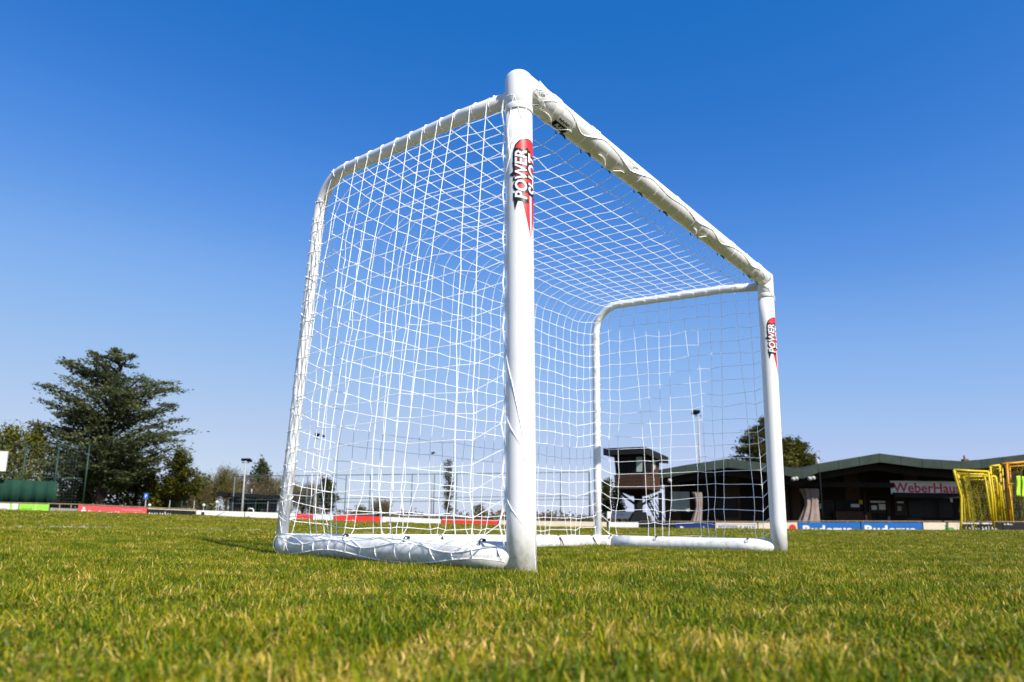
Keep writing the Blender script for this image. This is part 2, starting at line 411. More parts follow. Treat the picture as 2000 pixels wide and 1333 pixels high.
def scatter(name, label, protos, pts, rotz, scl, idx, tilt=None):
    me = bpy.data.meshes.new(name)
    me.vertices.add(len(pts)); me.vertices.foreach_set('co', np.asarray(pts, np.float32).reshape(-1))
    rot = np.zeros((len(pts), 3), np.float32); rot[:, 2] = rotz
    if tilt is not None: rot[:, :2] = tilt
    a = me.attributes.new('rot', 'FLOAT_VECTOR', 'POINT'); a.data.foreach_set('vector', rot.reshape(-1))
    a = me.attributes.new('scl', 'FLOAT_VECTOR', 'POINT'); a.data.foreach_set('vector', np.asarray(scl, np.float32).reshape(-1))
    a = me.attributes.new('idx', 'INT', 'POINT'); a.data.foreach_set('value', np.asarray(idx, np.int32))
    me.materials.append(M['grass'])
    o = bpy.data.objects.new(name, me); COL.objects.link(o)
    ng = bpy.data.node_groups.new(name+'_scatter', 'GeometryNodeTree')
    ng.interface.new_socket('Geometry', in_out='INPUT', socket_type='NodeSocketGeometry')
    ng.interface.new_socket('Geometry', in_out='OUTPUT', socket_type='NodeSocketGeometry')
    N = ng.nodes; gi = N.new('NodeGroupInput'); go = N.new('NodeGroupOutput')
    ip = N.new('GeometryNodeInstanceOnPoints'); gg = N.new('GeometryNodeGeometryToInstance')
    for p in reversed(protos):
        oi = N.new('GeometryNodeObjectInfo'); oi.inputs['Object'].default_value = p
        ng.links.new(oi.outputs['Geometry'], gg.inputs[0])
    def named(nm, ty):
        q = N.new('GeometryNodeInputNamedAttribute'); q.data_type = ty; q.inputs['Name'].default_value = nm; return q.outputs['Attribute']
    e2r = N.new('FunctionNodeEulerToRotation'); ng.links.new(named('rot', 'FLOAT_VECTOR'), e2r.inputs[0])
    ng.links.new(gi.outputs[0], ip.inputs['Points']); ng.links.new(gg.outputs[0], ip.inputs['Instance'])
    ip.inputs['Pick Instance'].default_value = True
    ng.links.new(named('idx', 'INT'), ip.inputs['Instance Index'])
    ng.links.new(e2r.outputs[0], ip.inputs['Rotation']); ng.links.new(named('scl', 'FLOAT_VECTOR'), ip.inputs['Scale'])
    ng.links.new(ip.outputs[0], go.inputs[0])
    md = o.modifiers.new('scatter', 'NODES'); md.node_group = ng
    tag(o, label, 'grass', kind='stuff')
    return o

def build_grass():
    near = [grass_patch('blade_patch', .11, 2000, .011, .030, .0022, 4, 100+i) for i in range(8)]
    mid = [grass_patch('blade_patch', .30, 3200, .013, .031, .0038, 3, 200+i) for i in range(6)]
    far = [grass_patch('blade_patch', .9, 3800, .018, .036, .014, 2, 300+i) for i in range(5)]
    def ring(d0, d1, step, lat0=1.1, back=False):
        P = []
        d = d0
        while d < d1:
            half = abs(d)*lat0+1.2
            for u in np.arange(-half, half, step):
                P.append((u+rng.uniform(-.35, .35)*step, d+rng.uniform(-.35, .35)*step))
            d += step
        P = np.array(P)
        x = CAM[0]+RT0[0]*P[:, 0]+FH[0]*P[:, 1]; y = CAM[1]+RT0[1]*P[:, 0]+FH[1]*P[:, 1]
        return np.stack([x, y, ground_z(x, y)+SOIL], 1)
    def go(name, label, protos, pts, zs=(.85, 1.15)):
        n = len(pts); s = np.ones((n, 3)); q_ = np.sin(pts[:, 0]*5.1+1.7*np.sin(pts[:, 1]*3.3))*np.sin(pts[:, 1]*4.3+1.1*np.sin(pts[:, 0]*2.9)); s[:, 2] = rng.uniform(*zs, n)*(1+.28*q_)
        scatter(name, label, protos, pts, rng.uniform(0, 2*math.pi, n), s, rng.integers(0, len(protos), n), rng.normal(0, .03, (n, 2)))
    go('grass_near', 'short sunlit grass with dry straw blades in the foreground around the goal', near, ring(-.6, 5.6, .118))
    go('grass_middle', 'short green grass in the middle distance behind the white goal', mid, ring(5.4, 15, .30))
    go('grass_far', 'distant olive green grass reaching to the advertising boards', far, ring(14.7, 44, .8))
build_grass()
# ------------------------------------------------------------------ the white goal
def A(*p): return np.array(p, float)
NB, NT = A(-.03, -.03, -.03), A(-.003, .03, 1.924)
FB, FT = A(2.94, .05, -.03), A(2.878, .03, 1.949)
RNB, RNT = A(.085, 1.65, .047), A(.044, 1.42, 1.984)
RFB, RFT = A(2.85, 1.46, .035), A(2.782, 1.42, 1.981)
RP, RB, RS = .054, .052, .030          # post, base and stay radii

def lerp(a, b, t): return a+(b-a)*t
def fillet(a, c, b, rad, n=8):
    # points of a rounded corner a-c-b
    d1 = (a-c)/np.linalg.norm(a-c); d2 = (b-c)/np.linalg.norm(b-c)
    ang = math.acos(np.clip(np.dot(d1, d2), -1, 1)); t = rad/math.tan(ang/2)
    p1, p2 = c+d1*t, c+d2*t
    bis = (d1+d2)/np.linalg.norm(d1+d2); o = c+bis*rad/math.sin(ang/2)
    v1 = p1-o; v2 = p2-o; th = math.acos(np.clip(np.dot(v1, v2)/rad**2, -1, 1))
    return [o+(math.sin((1-s)*th)*v1+math.sin(s*th)*v2)/math.sin(th) for s in np.linspace(0, 1, n)]
def resample(path, n):
    P = np.array(path); L = np.concatenate([[0], np.cumsum(np.linalg.norm(np.diff(P, axis=0), axis=1))])
    s = np.linspace(0, L[-1], n); return np.stack([np.interp(s, L, P[:, k]) for k in range(3)], 1)

goal = empty('football_goal', (0, 0, 0))
tag(goal, 'white tubular football goal with white net standing on the grass in the foreground', 'goal')

def post(bot, top):
    mb = MB(); mb.tube([lerp(bot, top, t) for t in np.linspace(0, .93, 9)], RP, 40)
    return mb.build('post', M['paint'], goal, True)
post(NB, NT); post(FB, FT)
def corner(bot, top, other):
    # sleeve elbow that joins post and crossbar
    a = lerp(bot, top, .925); b = lerp(top, other, .085)
    c = top
    ax = (c-a)/np.linalg.norm(c-a)
    mb = MB(); mb.tube([a, lerp(a, c, .5), c+ax*.014, c+ax*.026, c+ax*.035, c+ax*.041, c+ax*.0435], [RP+.0012, RP+.0015, RP+.0015, RP-.0015, RP-.009, RP-.021, RP-.040], 40)
    mb.tube([lerp(c, b, .10), lerp(c, b, .60), b], [RP+.0015]*3, 40)
    mb.tube([lerp(c, b, .78), lerp(c, b, .80), lerp(c, b, .97), lerp(c, b, 1.0)], [RP+.001, RP+.0045, RP+.0045, RP+.001], 40)
    mb.tube([lerp(a, c, .02), lerp(a, c, .06), lerp(a, c, .2), lerp(a, c, .24)], [RP+.001, RP+.003, RP+.003, RP+.001], 40)
    mb.build('corner_elbow', M['paint'], goal, True)
corner(NB, NT, FT); corner(FB, FT, NT)
mb = MB(); mb.tube([lerp(NT, FT, t) for t in np.linspace(.03, .97, 12)], RP, 40); mb.build('crossbar', M['paint'], goal, True)

def stay_path(top, corner_, bot):
    return [top+A(0, .0, -.02)] + [lerp(top, corner_, t) for t in (.2, .5, .8)] + fillet(top, corner_, bot, .21, 14) + [lerp(corner_, bot, t) for t in (.25, .5, .75, .98)]
NST = stay_path(NT+A(0, .03, -.03), RNT, RNB); FST = stay_path(FT+A(0, .03, -.03), RFT, RFB)
for st in (NST, FST):
    MB().tube(st, RS, 24).build('side_stay', M['paint'], goal, True)
NBa, FBa = A(NB[0], NB[1], .045), A(FB[0], FB[1], .035)
def bar(name, a, b, r, n=6): return MB().tube([lerp(a, b, t) for t in np.linspace(0, 1, n)], r, 32).build(name, M['paint'], goal, True)
bar('side_base_tube', lerp(NBa, RNB, .004), lerp(NBa, RNB, .93), RB); bar('side_base_tube', lerp(FBa, RFB, .004), lerp(FBa, RFB, .93), RB)
bar('rear_base_tube', lerp(RNB, RFB, .03), lerp(RNB, RFB, .97), RB)
for c, a, b in ((RNB, NBa, RFB), (RFB, FBa, RNB)):
    p1 = c+(a-c)/np.linalg.norm(a-c)*.14; p2 = c+(b-c)/np.linalg.norm(b-c)*.14
    MB().tube([p1]+fillet(p1, c, p2, .07, 9)+[p2], RB+.0025, 32).build('base_elbow', M['paint'], goal, True)
# --- net: cords settle between their fixings under gravity
def relax(P, pin, su, sv, iters=500, grav=.00022, wind=(0, 0, 0), reps=3):
    P = P.copy(); Q = P.copy(); fixed = P.copy()
    wv = np.array(wind)
    Lu = np.linalg.norm(np.diff(P, axis=0), axis=2)*su; Lv = np.linalg.norm(np.diff(P, axis=1), axis=2)*sv
    inv = np.where(pin, 0.0, 1.0)
    for it in range(iters):
        vel = (P-Q)*.94; Q = P.copy()
        P = P+(vel+np.array([0, 0, -grav])+wv)*inv[..., None]
        for rep in range(reps):
            for ax, L in ((0, Lu), (1, Lv)):
                for par in (0, 1):
                    if ax == 0: sa, sb, l, wa, wb = P[par:-1:2], P[par+1::2], L[par::2], inv[par:-1:2], inv[par+1::2]
                    else: sa, sb, l, wa, wb = P[:, par:-1:2], P[:, par+1::2], L[:, par::2], inv[:, par:-1:2], inv[:, par+1::2]
                    d = sb-sa; n = np.linalg.norm(d, axis=2); ex = np.where(n > l, (n-l)/np.maximum(n, 1e-9), 0)
                    ws = np.maximum(wa+wb, 1e-9)
                    sa += d*(ex*wa/ws)[..., None]; sb -= d*(ex*wb/ws)[..., None]
        P[pin] = fixed[pin]
    return P
CORD = .0019
def cords(mb, P, skip_u=(), skip_v=(), r=CORD, knots=True):
    nu, nv = P.shape[:2]
    for i in range(nu):
        if i in skip_u: continue
        for j in range(nv-1): mb.tube([P[i, j], P[i, j+1]], r, 5, cap=False)
    for j in range(nv):
        if j in skip_v: continue
        for i in range(nu-1): mb.tube([P[i, j], P[i+1, j]], r, 5, cap=False)
    if knots:
        for i in range(1, nu-1):
            for j in range(1, nv-1): mb.octa(P[i, j], r*2.0)
def ring(mb, c, axis, rad, skew, r=CORD, a0=0.0, turn=2*math.pi, n=14):
    axis = axis/np.linalg.norm(axis)
    ref = A(0, 0, 1) if abs(axis[2]) < .8 else A(1, 0, 0)
    u = np.cross(axis, ref); u /= np.linalg.norm(u); v = np.cross(axis, u)
    mb.tube([c+axis*skew*(k/n-.5)+rad*(math.cos(a0+turn*k/n)*u+math.sin(a0+turn*k/n)*v) for k in range(n+1)], r, 5, cap=False)

def stay_split(path, side):
    # the stay's path as evenly spaced fixing points: roof run then upright run
    P = resample(path, 400)
    k = int(np.argmax(P[:, 2]+P[:, 1]*.9))
    top = resample(P[:k+1], NY); up = resample(P[k:], NZ)
    return top, up
NY, NZ = 14, 21
NTOP, NUP = stay_split(NST, -1); FTOP, FUP = stay_split(FST, 1)

def side_net(top, up, postb, postt, base_a, base_b, sgn, seed):
    g = np.random.default_rng(seed)
    P = np.zeros((NY, NZ, 3))
    ties = np.array([.08, .36, .64, .93])
    out = A(sgn, 0, 0)
    for i in range(NY):
        t = i/(NY-1)
        tt = t+.55*(ties[np.argmin(abs(ties-t))]-t)*(0 < i < NY-1)
        bottom = lerp(base_a, base_b, .03+.94*tt)+out*.032+A(0, 0, .040)
        for j in range(NZ):
            s = j/(NZ-1)
            pf = lerp(postb, postt, 1-(.02+.93*s))+A(0, RP*.75, 0)+out*RP*.72
            pt = top[i]+out*(RS+.002)
            pu = up[j]+out*(RS*.8)
            # transfinite blend of the four edges
            e = (1-s)*pt+s*bottom + (1-t)*pf+t*pu
            c00 = top[0]+out*(RS+.002); c10 = top[-1]+out*(RS+.002)
            c01 = lerp(base_a, base_b, .03)+out*.032+A(0, 0, .04); c11 = lerp(base_a, base_b, .97)+out*.032+A(0, 0, .04)
            P[i, j] = e-((1-t)*(1-s)*c00+t*(1-s)*c10+(1-t)*s*c01+t*s*c11)
    pin = np.zeros((NY, NZ), bool); pin[:, 0] = True; pin[:, -1] = True; pin[-1, :] = True; pin[0, ::2] = True
    P[1:-1, 1:-1] += g.normal(0, .006, P[1:-1, 1:-1].shape)
    P = relax(P, pin, 1.045, 1.03, 420, wind=(sgn*.00003*1.0, 0, 0))
    mb = MB(); cords(mb, P, skip_v=(0,), skip_u=(0,))
    # border cord by the post, a little thicker, whipped to it
    for j in range(NZ-1): mb.tube([P[0, j], P[0, j+1]], CORD*1.7, 6, cap=False)
    # the net goes on round the stays
    for i in range(1, NY-1):
        ring(mb, top[i], (top[min(i+1, NY-1)]-top[i-1]), RS+.0025, g.uniform(-.05, .05), a0=g.uniform(0, 6))
    for j in range(1, NZ-2):
        ring(mb, up[j], (up[j+1]-up[j-1]), RS+.0025, g.uniform(.05, .09), a0=g.uniform(0, 6))
        if g.random() < .35: ring(mb, lerp(up[j], up[j+1], g.uniform(.3, .7)), (up[j+1]-up[j-1]), RS+.0028, g.uniform(-.09, -.05), a0=g.uniform(0, 6), turn=math.pi*1.4)
    # lacing along the upright, standing off it as small loops
    lc = []
    for k, q in enumerate(np.linspace(0, NZ-1.01, 90)):
        j = int(q); p = lerp(up[j], up[j+1], q-j); a = k*1.1
        lc.append(p+(RS+.004+.003*math.sin(k*2.3))*A(math.cos(a), math.sin(a), 0))
    mb.tube(lc, CORD*.6, 5, cap=False)
    # over the outside of the base tube: each string runs on down to a slack border cord
    ax = (base_b-base_a); ax /= np.linalg.norm(ax); up3 = A(0, 0, 1); sd_ = out-ax*np.dot(out, ax); sd_ /= np.linalg.norm(sd_)
    def on(y, th, r=RB+.0018):
        return lerp(base_a, base_b, y)+r*(math.cos(th)*sd_+math.sin(th)*up3)
    edge = []; midl = []
    ny = 30
    for k in range(ny+1):
        t = .02+.94*k/ny
        sl = math.sin(t*math.pi*3.4+.6)
        edge.append((t, -.62+.42*sl)); midl.append((t, .42+.30*math.sin(t*math.pi*6.1+1.0)))
    mb.tube([on(t, a) for t, a in edge], CORD*1.6, 6, cap=False)
    mb.tube([on(t, a) for t, a in midl], CORD, 5, cap=False)
    fe = lambda y: np.interp(y, [q[0] for q in edge], [q[1] for q in edge])
    fm = lambda y: np.interp(y, [q[0] for q in midl], [q[1] for q in midl])
    for i in range(NY):
        p = P[i, -1]; t0 = float(np.dot(p-base_a, ax)/np.linalg.norm(base_b-base_a))
        tm = .04+.94*(i+g.uniform(-.25, .25))/(NY-1); te = .02+.96*(i+g.uniform(-.3, .3))/(NY-1)
        pts = [p]+[on(lerp(t0, tm, s), lerp(.90, fm(tm), s)) for s in np.linspace(.15, 1, 5)]+[on(lerp(tm, te, s), lerp(fm(tm), fe(te), s)) for s in np.linspace(.2, 1, 6)]
        mb.tube(pts, CORD, 5, cap=False)
    mb.build('side_net', M['net'], goal, True)
    return P
PN = side_net(NTOP, NUP, NB, NT, NBa, RNB, -1, 3)
PF = side_net(FTOP, FUP, FB, FT, FBa, RFB, 1, 4)

NXR = 30
def roof_back_net():
    g = np.random.default_rng(9)
    rows = NY+NZ-1
    edgeN = np.concatenate([NTOP, NUP[1:]]); edgeF = np.concatenate([FTOP, FUP[1:]])
    P = np.zeros((NXR, rows, 3))
    for i in range(NXR):
        t = i/(NXR-1)
        f = lerp(NT, FT, .02+.96*t)+A(0, RP*.62, -RP*.62)
        tie = round(t*8)/8; tb = t+.5*(tie-t)
        bk = lerp(RNB, RFB, tb)+A(0, -.015, RB-.001)
        for j in range(rows):
            s = j/(rows-1)
            e = lerp(edgeN[j], edgeF[j], t)
            k0 = max(0, 1-j/4); k1 = max(0, 1-(rows-1-j)/4)
            e = e+(f-lerp(edgeN[0], edgeF[0], t))*k0+(bk-lerp(edgeN[-1], edgeF[-1], t))*k1
            P[i, j] = e
    pin = np.zeros((NXR, rows), bool); pin[0] = pin[-1] = True; pin[:, 0] = True; pin[:, -1] = True
    P[1:-1, 1:-1] += g.normal(0, .005, P[1:-1, 1:-1].shape)
    P = relax(P, pin, 1.0, 1.0, 300, grav=.000012, reps=8)
    mb = MB(); cords(mb, P)
    # bottom fringe runs over the rear tube
    for i in range(1, NXR-1, 1):
        p = P[i, -1]; ring(mb, p+A(0, .015, -RB+.001), RFB-RNB, RB+.0028, g.uniform(-.08, .08), a0=g.uniform(0, 6), turn=math.pi*1.2)
    # folded over the crossbar: a slack border cord wanders along its front, strings pass under it to the roof
    ax = (FT-NT)/np.linalg.norm(FT-NT); fr = A(0, -1, 0)-ax*np.dot(A(0, -1, 0), ax); fr /= np.linalg.norm(fr); up3 = np.cross(fr, ax)
    if up3[2] < 0: up3 = -up3
    def on(t, th, r=RP+.0016): return lerp(NT, FT, t)+r*(math.cos(th)*fr+math.sin(th)*up3)
    ts = np.linspace(.028, .972, 120)
    knots_t = np.array([.03, .06, .10, .14, .20, .24, .29, .36, .43, .50, .56, .63, .68, .74, .80, .86, .92, .97])
    knots_a = np.array([-.9, -.1, .15, -.95, .1, -.15, -.75, .05, -.30, -.05, -.55, -.1, -.8, -.2, .0, -.6, -.2, -.8])
    th = np.interp(ts, knots_t, knots_a)
    for _ in range(2): th[1:-1] = (th[:-2]+th[1:-1]*2+th[2:])/4
    mb.tube([on(t, a) for t, a in zip(ts, th)], CORD*1.15, 6, cap=False)
    for i in range(1, NXR-1):
        t0 = .02+.96*i/(NXR-1); t1 = t0+g.uniform(-.012, .012); a1 = float(np.interp(t1, ts, th))
        p0 = P[i, 0]
        mb.tube([p0]+[on(lerp(t0, t1, s), lerp(-2.35, a1, s)) for s in np.linspace(.05, 1, 9)], CORD*.85, 5, cap=False)
        if g.random() < .2:
            a2 = a1+g.uniform(.7, 1.7)
            mb.tube([on(lerp(t1, t1+g.uniform(-.025, .025), s), lerp(a1, a2, s)) for s in np.linspace(0, 1, 6)], CORD*.9, 5, cap=False)
    # a second loose loop hanging a little off the bar
    for (ta, tb_) in ((.05, .12), (.20, .28), (.56, .62)):
        mb.tube([on(lerp(ta, tb_, s), -1.25-.25*math.sin(s*math.pi)+.2*math.sin(s*9), RP+.004+.012*math.sin(s*math.pi)) for s in np.linspace(0, 1, 14)], CORD*1.2, 5, cap=False)
    mb.build('roof_net', M['net'], goal, True)
    return P, on
PR, on_bar = roof_back_net()

# net strings drawn across the posts: at the foot and at the head of the near post, and at the head of the far one
def post_cords():
    def surf(bot, top, face, right):
        def f(z, th, r=RP+.0012):
            t = (z-bot[2])/(top[2]-bot[2]); return lerp(bot, top, t)+r*(math.cos(th)*face+math.sin(th)*right)
        return f
    s = surf(NB, NT, A(-.783, -.62, 0), A(.63, -.775, 0))
    mb = MB()
    zs = np.linspace(.80, -.01, 26)
    th_main = np.interp(zs, [-.01, .12, .3, .5, .66, .80], [1.15, .85, .42, .05, -.55, -1.35])
    mb.tube([s(z, a) for z, a in zip(zs, th_main)], CORD*.8, 6, cap=False)
    for z0, z1 in ((.58, .42), (.28, .10)):
        a1 = float(np.interp(z1, zs[::-1], th_main[::-1]))
        mb.tube([s(lerp(z0, z1, k), lerp(-1.6, a1, k)) for k in np.linspace(0, 1, 9)], CORD*.6, 5, cap=False)
    for seq in (((1.86, -1.5), (1.84, -.35), (1.80, -.15), (1.72, .25)), ((1.72, .25), (1.80, .65), (1.86, 1.25)), ((1.72, .25), (1.62, -.55), (1.57, -.75)),
                ((1.84, -.35), (1.70, -.95), (1.57, -.75), (1.50, -1.35)), ((1.72, .25), (1.705, .0), (1.66, -.5), (1.60, -1.2))):
        pts = []
        for (za, aa), (zb, ab) in zip(seq[:-1], seq[1:]):
            pts += [s(lerp(za, zb, k), lerp(aa, ab, k)) for k in np.linspace(0, 1, 6)]
        pts = [p for q, p in enumerate(pts) if q == 0 or np.linalg.norm(p-pts[q-1]) > 1e-5]
        mb.tube(pts, CORD*.9, 5, cap=False)
    # bunched net where post, stay and crossbar meet
    for k in range(5):
        a0 = -.4-.22*k
        mb.tube([on_bar(.024+.004*k+.012*math.sin(q*1.3+k), a, RP+.007) for q, a in enumerate(np.linspace(a0+.9, a0-1.1, 9))], CORD, 5, cap=False)
    tag(mb.build('corner_net', M['net'], goal, True), kind='stuff')
    s2 = surf(FB, FT, A(-.95, -.31, 0), A(.31, -.95, 0))
    mb = MB()
    for seq in (((1.80, 1.2), (1.86, .7), (1.885, .2), (1.87, -.9)), ((1.88, .3), (1.82, 1.0), (1.78, 1.6)), ((1.90, -.4), (1.86, .4), (1.80, .9))):
        pts = []
        for (za, aa), (zb, ab) in zip(seq[:-1], seq[1:]):
            pts += [s2(lerp(za, zb, k), lerp(aa, ab, k), RP+.006) for k in np.linspace(0, .95, 6)]
        mb.tube(pts, CORD*1.1, 5, cap=False)
    for k in range(4):
        mb.tube([on_bar(.972-.005*k, a, RP+.007) for a in np.linspace(.3-.3*k, -1.5-.2*k, 9)], CORD, 5, cap=False)
    tag(mb.build('corner_net', M['net'], goal, True), kind='stuff')
post_cords()

# --- black cable ties
def tie(c, axis, rad, tail, a0=0.0, turn=4.6):
    mb = MB(); ring(mb, c, axis, rad, .004, .0028, a0, turn, 12)
    e = mb.v[-1]
    end = np.mean(np.array(mb.v[-5:]), 0)
    mb.tube([end, end+np.array(tail)*.5+A(.003, 0, .004), end+np.array(tail)], [.0058, .0052, .0032], 5)
    mb.ball(tuple(end), .0075, 6, 4)
    mb.build('cable_tie', M['tie'], goal, True)
for t, a in ((.115, 2.6), (.185, 2.4), (.25, 2.7), (.36, 2.5), (.46, 2.6), (.60, 2.4), (.74, 2.6), (.90, 2.5), (.955, 2.6)):
    c = lerp(NT, FT, t)+A(0, RP*.64, -RP*.64)
    tie(c, FT-NT, .016, (.02, -.01, -.022), a)
for t in (.08, .36, .64):
    c = lerp(NBa, RNB, .03+.94*t); tie(c+A(-.024, 0, .045), RNB-NBa, .015, (-.012, .016, -.052), 1.0)
for t in (.12, .64, .93):
    c = lerp(FBa, RFB, .03+.94*t); tie(c+A(-.036, 0, .038), RFB-FBa, .016, (-.022, -.004, -.055), 1.0)
for t in (.13, .38, .63, .80, .95):
    c = lerp(RNB, RFB, t); tie(c+A(0, -.038, .036), RFB-RNB, .016, (.008, -.026, -.050), 2.0)

# --- logo wrapped round the front of a post
def wrap(name, v, f, post_bot, post_top, eps, material, parent):
    # v: columns b (round the post, metres, + towards +x) and z
    bm = bmesh.new(); vs_ = [bm.verts.new((p[0], p[1], 0)) for p in v]
    for t in f:
        try: bm.faces.new([vs_[i] for i in t])
        except ValueError: pass
    for b in np.linspace(-.085, .085, 25):
        bmesh.ops.bisect_plane(bm, geom=bm.verts[:]+bm.edges[:]+bm.faces[:], plane_co=(b, 0, 0), plane_no=(1, 0, 0))
    for q in bm.verts:
        b, z = q.co.x, q.co.y-.052
        t = (z-post_bot[2])/(post_top[2]-post_bot[2]); c = lerp(post_bot, post_top, t); a = b/RP
        q.co = (c[0]+(RP+eps)*math.sin(a), c[1]-(RP+eps)*math.cos(a), z)
    bmesh.ops.recalc_face_normals(bm, faces=bm.faces[:])
    me = bpy.data.meshes.new(name); bm.to_mesh(me); bm.free()
    me.polygons.foreach_set('use_smooth', [True]*len(me.polygons)); me.materials.append(material)
    o = bpy.data.objects.new(name, me); COL.objects.link(o); o.parent = parent
    return o
def strip(zs, l, r):
    v = []; f = []
    for z, a, b in zip(zs, l, r): v += [(a, z), (b, z)]
    for i in range(len(zs)-1): k = 2*i; f.append((k, k+1, k+3, k+2))
    return np.array(v), f
def upright(vf, z0, z1, b_top, b_bot):
    v, f = fit(vf, z0, z1, b_bot, b_top)       # text x -> z, text y -> b (letters' tops towards -x)
    return np.stack([v[:, 1], v[:, 0]], 1), f
def logo(bot, top):
    zs = np.array([1.700, 1.697, 1.688, 1.672, 1.65, 1.62, 1.58, 1.54, 1.50, 1.46, 1.42, 1.36, 1.32, 1.285])
    hw = np.array([.002, .022, .042, .058, .066, .069, .067, .062, .054, .044, .034, .020, .010, .001])
    body = wrap('logo', *strip(zs[:9]+.004*np.linspace(1, 0, 9), -hw[:9]-.006, hw[:9]+.006), bot, top, .0004, M['ink'], goal)
    wrap('red_comet', *strip(zs, -hw, hw), bot, top, .0008, M['red'], body)
    wrap('white_streak', *strip(np.array([1.47, 1.40, 1.33, 1.285]), [-.0055, -.005, -.0035, -.001], [.0055, .005, .0035, .001]), bot, top, .0012, M['white'], body)
    wrap('lettering_outline', *upright(TXT['POWERo'], 1.428, 1.664, -.074, -.010), bot, top, .0016, M['ink'], body)
    wrap('lettering_outline', *upright(TXT['SHOTo'], 1.455, 1.655, -.020, .052), bot, top, .0015, M['ink'], body)
    spikes = np.array([(-.066, 1.395), (-.050, 1.445), (-.074, 1.47), (-.070, 1.535), (-.090, 1.548), (-.070, 1.560), (-.052, 1.44), (-.02, 1.42), (-.02, 1.45), (-.076, 1.60), (-.06, 1.60)])
    tag(wrap('outline_spikes', spikes, [(0, 1, 2), (3, 4, 5), (6, 7, 8), (3, 9, 10)], bot, top, .0014, M['ink'], body), kind='stuff')
    wrap('lettering', *upright(TXT['POWER'], 1.442, 1.650, -.066, -.018), bot, top, .0021, M['white'], body)
    wrap('lettering', *upright(TXT['SHOT'], 1.468, 1.642, -.012, .044), bot, top, .0020, M['white'], body)
logo(NB, NT); logo(FB, FT)

# --- woven label on the underside of the crossbar
def woven_label():
    mb = MB(); n = 6
    P = [[on_bar(lerp(.078, .112, i/n), lerp(-.62, -1.75, j/4), RP+.006) for i in range(n+1)] for j in range(5)]
    mbb = MB(); mbw = MB()
    for q, (j0, j1) in ((mbw, (0, 2)), (mbb, (2, 4))):
        for j in range(j0, j1):
            for i in range(n): q.poly([P[j][i], P[j][i+1], P[j+1][i+1], P[j+1][i]])
    lab = mbb.build('woven_label', M['black_label'], goal)
    mbw.build('label_fold', M['net'], lab)
    v, f = fit(TXT['PLAY'], .086, .106, -1.62, -1.30)
    mesh_obj('lettering', [on_bar(p[0], p[1], RP+.0068) for p in v], f, M['white'], lab)
    mk = MB()
    for k in range(7):
        t = .083+.0036*k; a = -.85-.05*(k % 2)
        mk.poly([on_bar(t, a, RP+.0068), on_bar(t+.0022, a, RP+.0068), on_bar(t+.0022, a-.16, RP+.0068), on_bar(t, a-.16, RP+.0068)])
    tag(mk.build('lettering', M['ink'], lab), kind='stuff')
woven_label()
# ------------------------------------------------------------------ things beyond the pitch
def thing(name, label, cat, u, d, z=None, group=None):
    o = empty(name, place(u, d, gz(u, d) if z is None else z), VIEW_RZ); o['u'] = 0
    del o['u']
    tag(o, label, cat, group); return o
class Loc:
    # local coordinates of a thing: x right, y away, z up, all relative to its base
    def __init__(s, u, d, z): s.u, s.d, s.z = u, d, z
    def p(s, px, py, d): a, z = uz(px, py, d); return (a-s.u, d-s.d, z-s.z)
def start(name, label, cat, px, py, d, group=None, z=None):
    u, zz = uz(px, py, d)
    zb = gz(u, d) if z is None else z
    return thing(name, label, cat, u, d, zb, group), Loc(u, d, zb)

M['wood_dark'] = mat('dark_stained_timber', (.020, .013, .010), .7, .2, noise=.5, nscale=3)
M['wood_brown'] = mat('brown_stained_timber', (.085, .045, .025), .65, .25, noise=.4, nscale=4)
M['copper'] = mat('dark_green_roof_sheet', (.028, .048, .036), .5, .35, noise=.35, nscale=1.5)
M['tower_roof'] = mat('black_roof_sheet', (.014, .017, .016), .7, .2, noise=.3, nscale=2)
M['roof_felt'] = mat('roof_felt', (.06, .065, .06), .9, .1, noise=.3, nscale=2)
M['steel_dark'] = mat('dark_steel', (.012, .013, .014), .85, .1)
M['galv'] = mat('galvanised_steel', (.42, .42, .40), .45, .5, noise=.2, nscale=5)
M['cream'] = mat('cream_board', (.72, .62, .46), .5, .3, noise=.08, nscale=2)
M['bwhite'] = mat('white_board', (.76, .75, .72), .5, .3, noise=.06, nscale=2)
M['bred'] = mat('red_board', (.70, .035, .035), .45, .35, noise=.1, nscale=2)
M['bpink'] = mat('faded_red_board', (.72, .09, .10), .5, .3, noise=.12, nscale=2)
M['bblack'] = mat('black_board', (.014, .015, .015), .45, .35, noise=.3, nscale=2)
M['bblue'] = mat('blue_board', (.012, .13, .42), .45, .35, noise=.1, nscale=2)
M['bnavy'] = mat('navy_board', (.010, .030, .14), .45, .35, noise=.1, nscale=2)
M['blime'] = mat('lime_board', (.30, .66, .06), .5, .3, noise=.08, nscale=2)
M['bgreen'] = mat('green_print', (.03, .36, .06), .5, .3)
M['grey_print'] = mat('grey_print', (.32, .32, .33), .6, .2)
M['rail'] = mat('weathered_brown_rail', (.34, .24, .15), .65, .25, noise=.35, nscale=4)
M['tarp'] = mat('green_windbreak', (.017, .064, .042), .75, .15, noise=.3, nscale=1.2)
M['green_steel'] = mat('green_painted_steel', (.014, .048, .030), .5, .4)
M['fence_steel'] = mat('grey_green_fence_steel', (.10, .15, .16), .5, .4)
M['wire'] = mat('fence_wire', (.16, .20, .21), .6, .3)
M['yellow'] = mat('yellow_goal_paint', (.78, .56, .015), .45, .35, noise=.18, nscale=2)
M['orange'] = mat('orange_yellow_goal_paint', (.72, .31, .008), .45, .35, noise=.18, nscale=2)
M['ynet'] = mat('olive_yellow_net', (.42, .36, .035), .8, .15, noise=.3, nscale=2)
M['hivis'] = mat('lime_fabric', (.50, .85, .05), .7, .2)
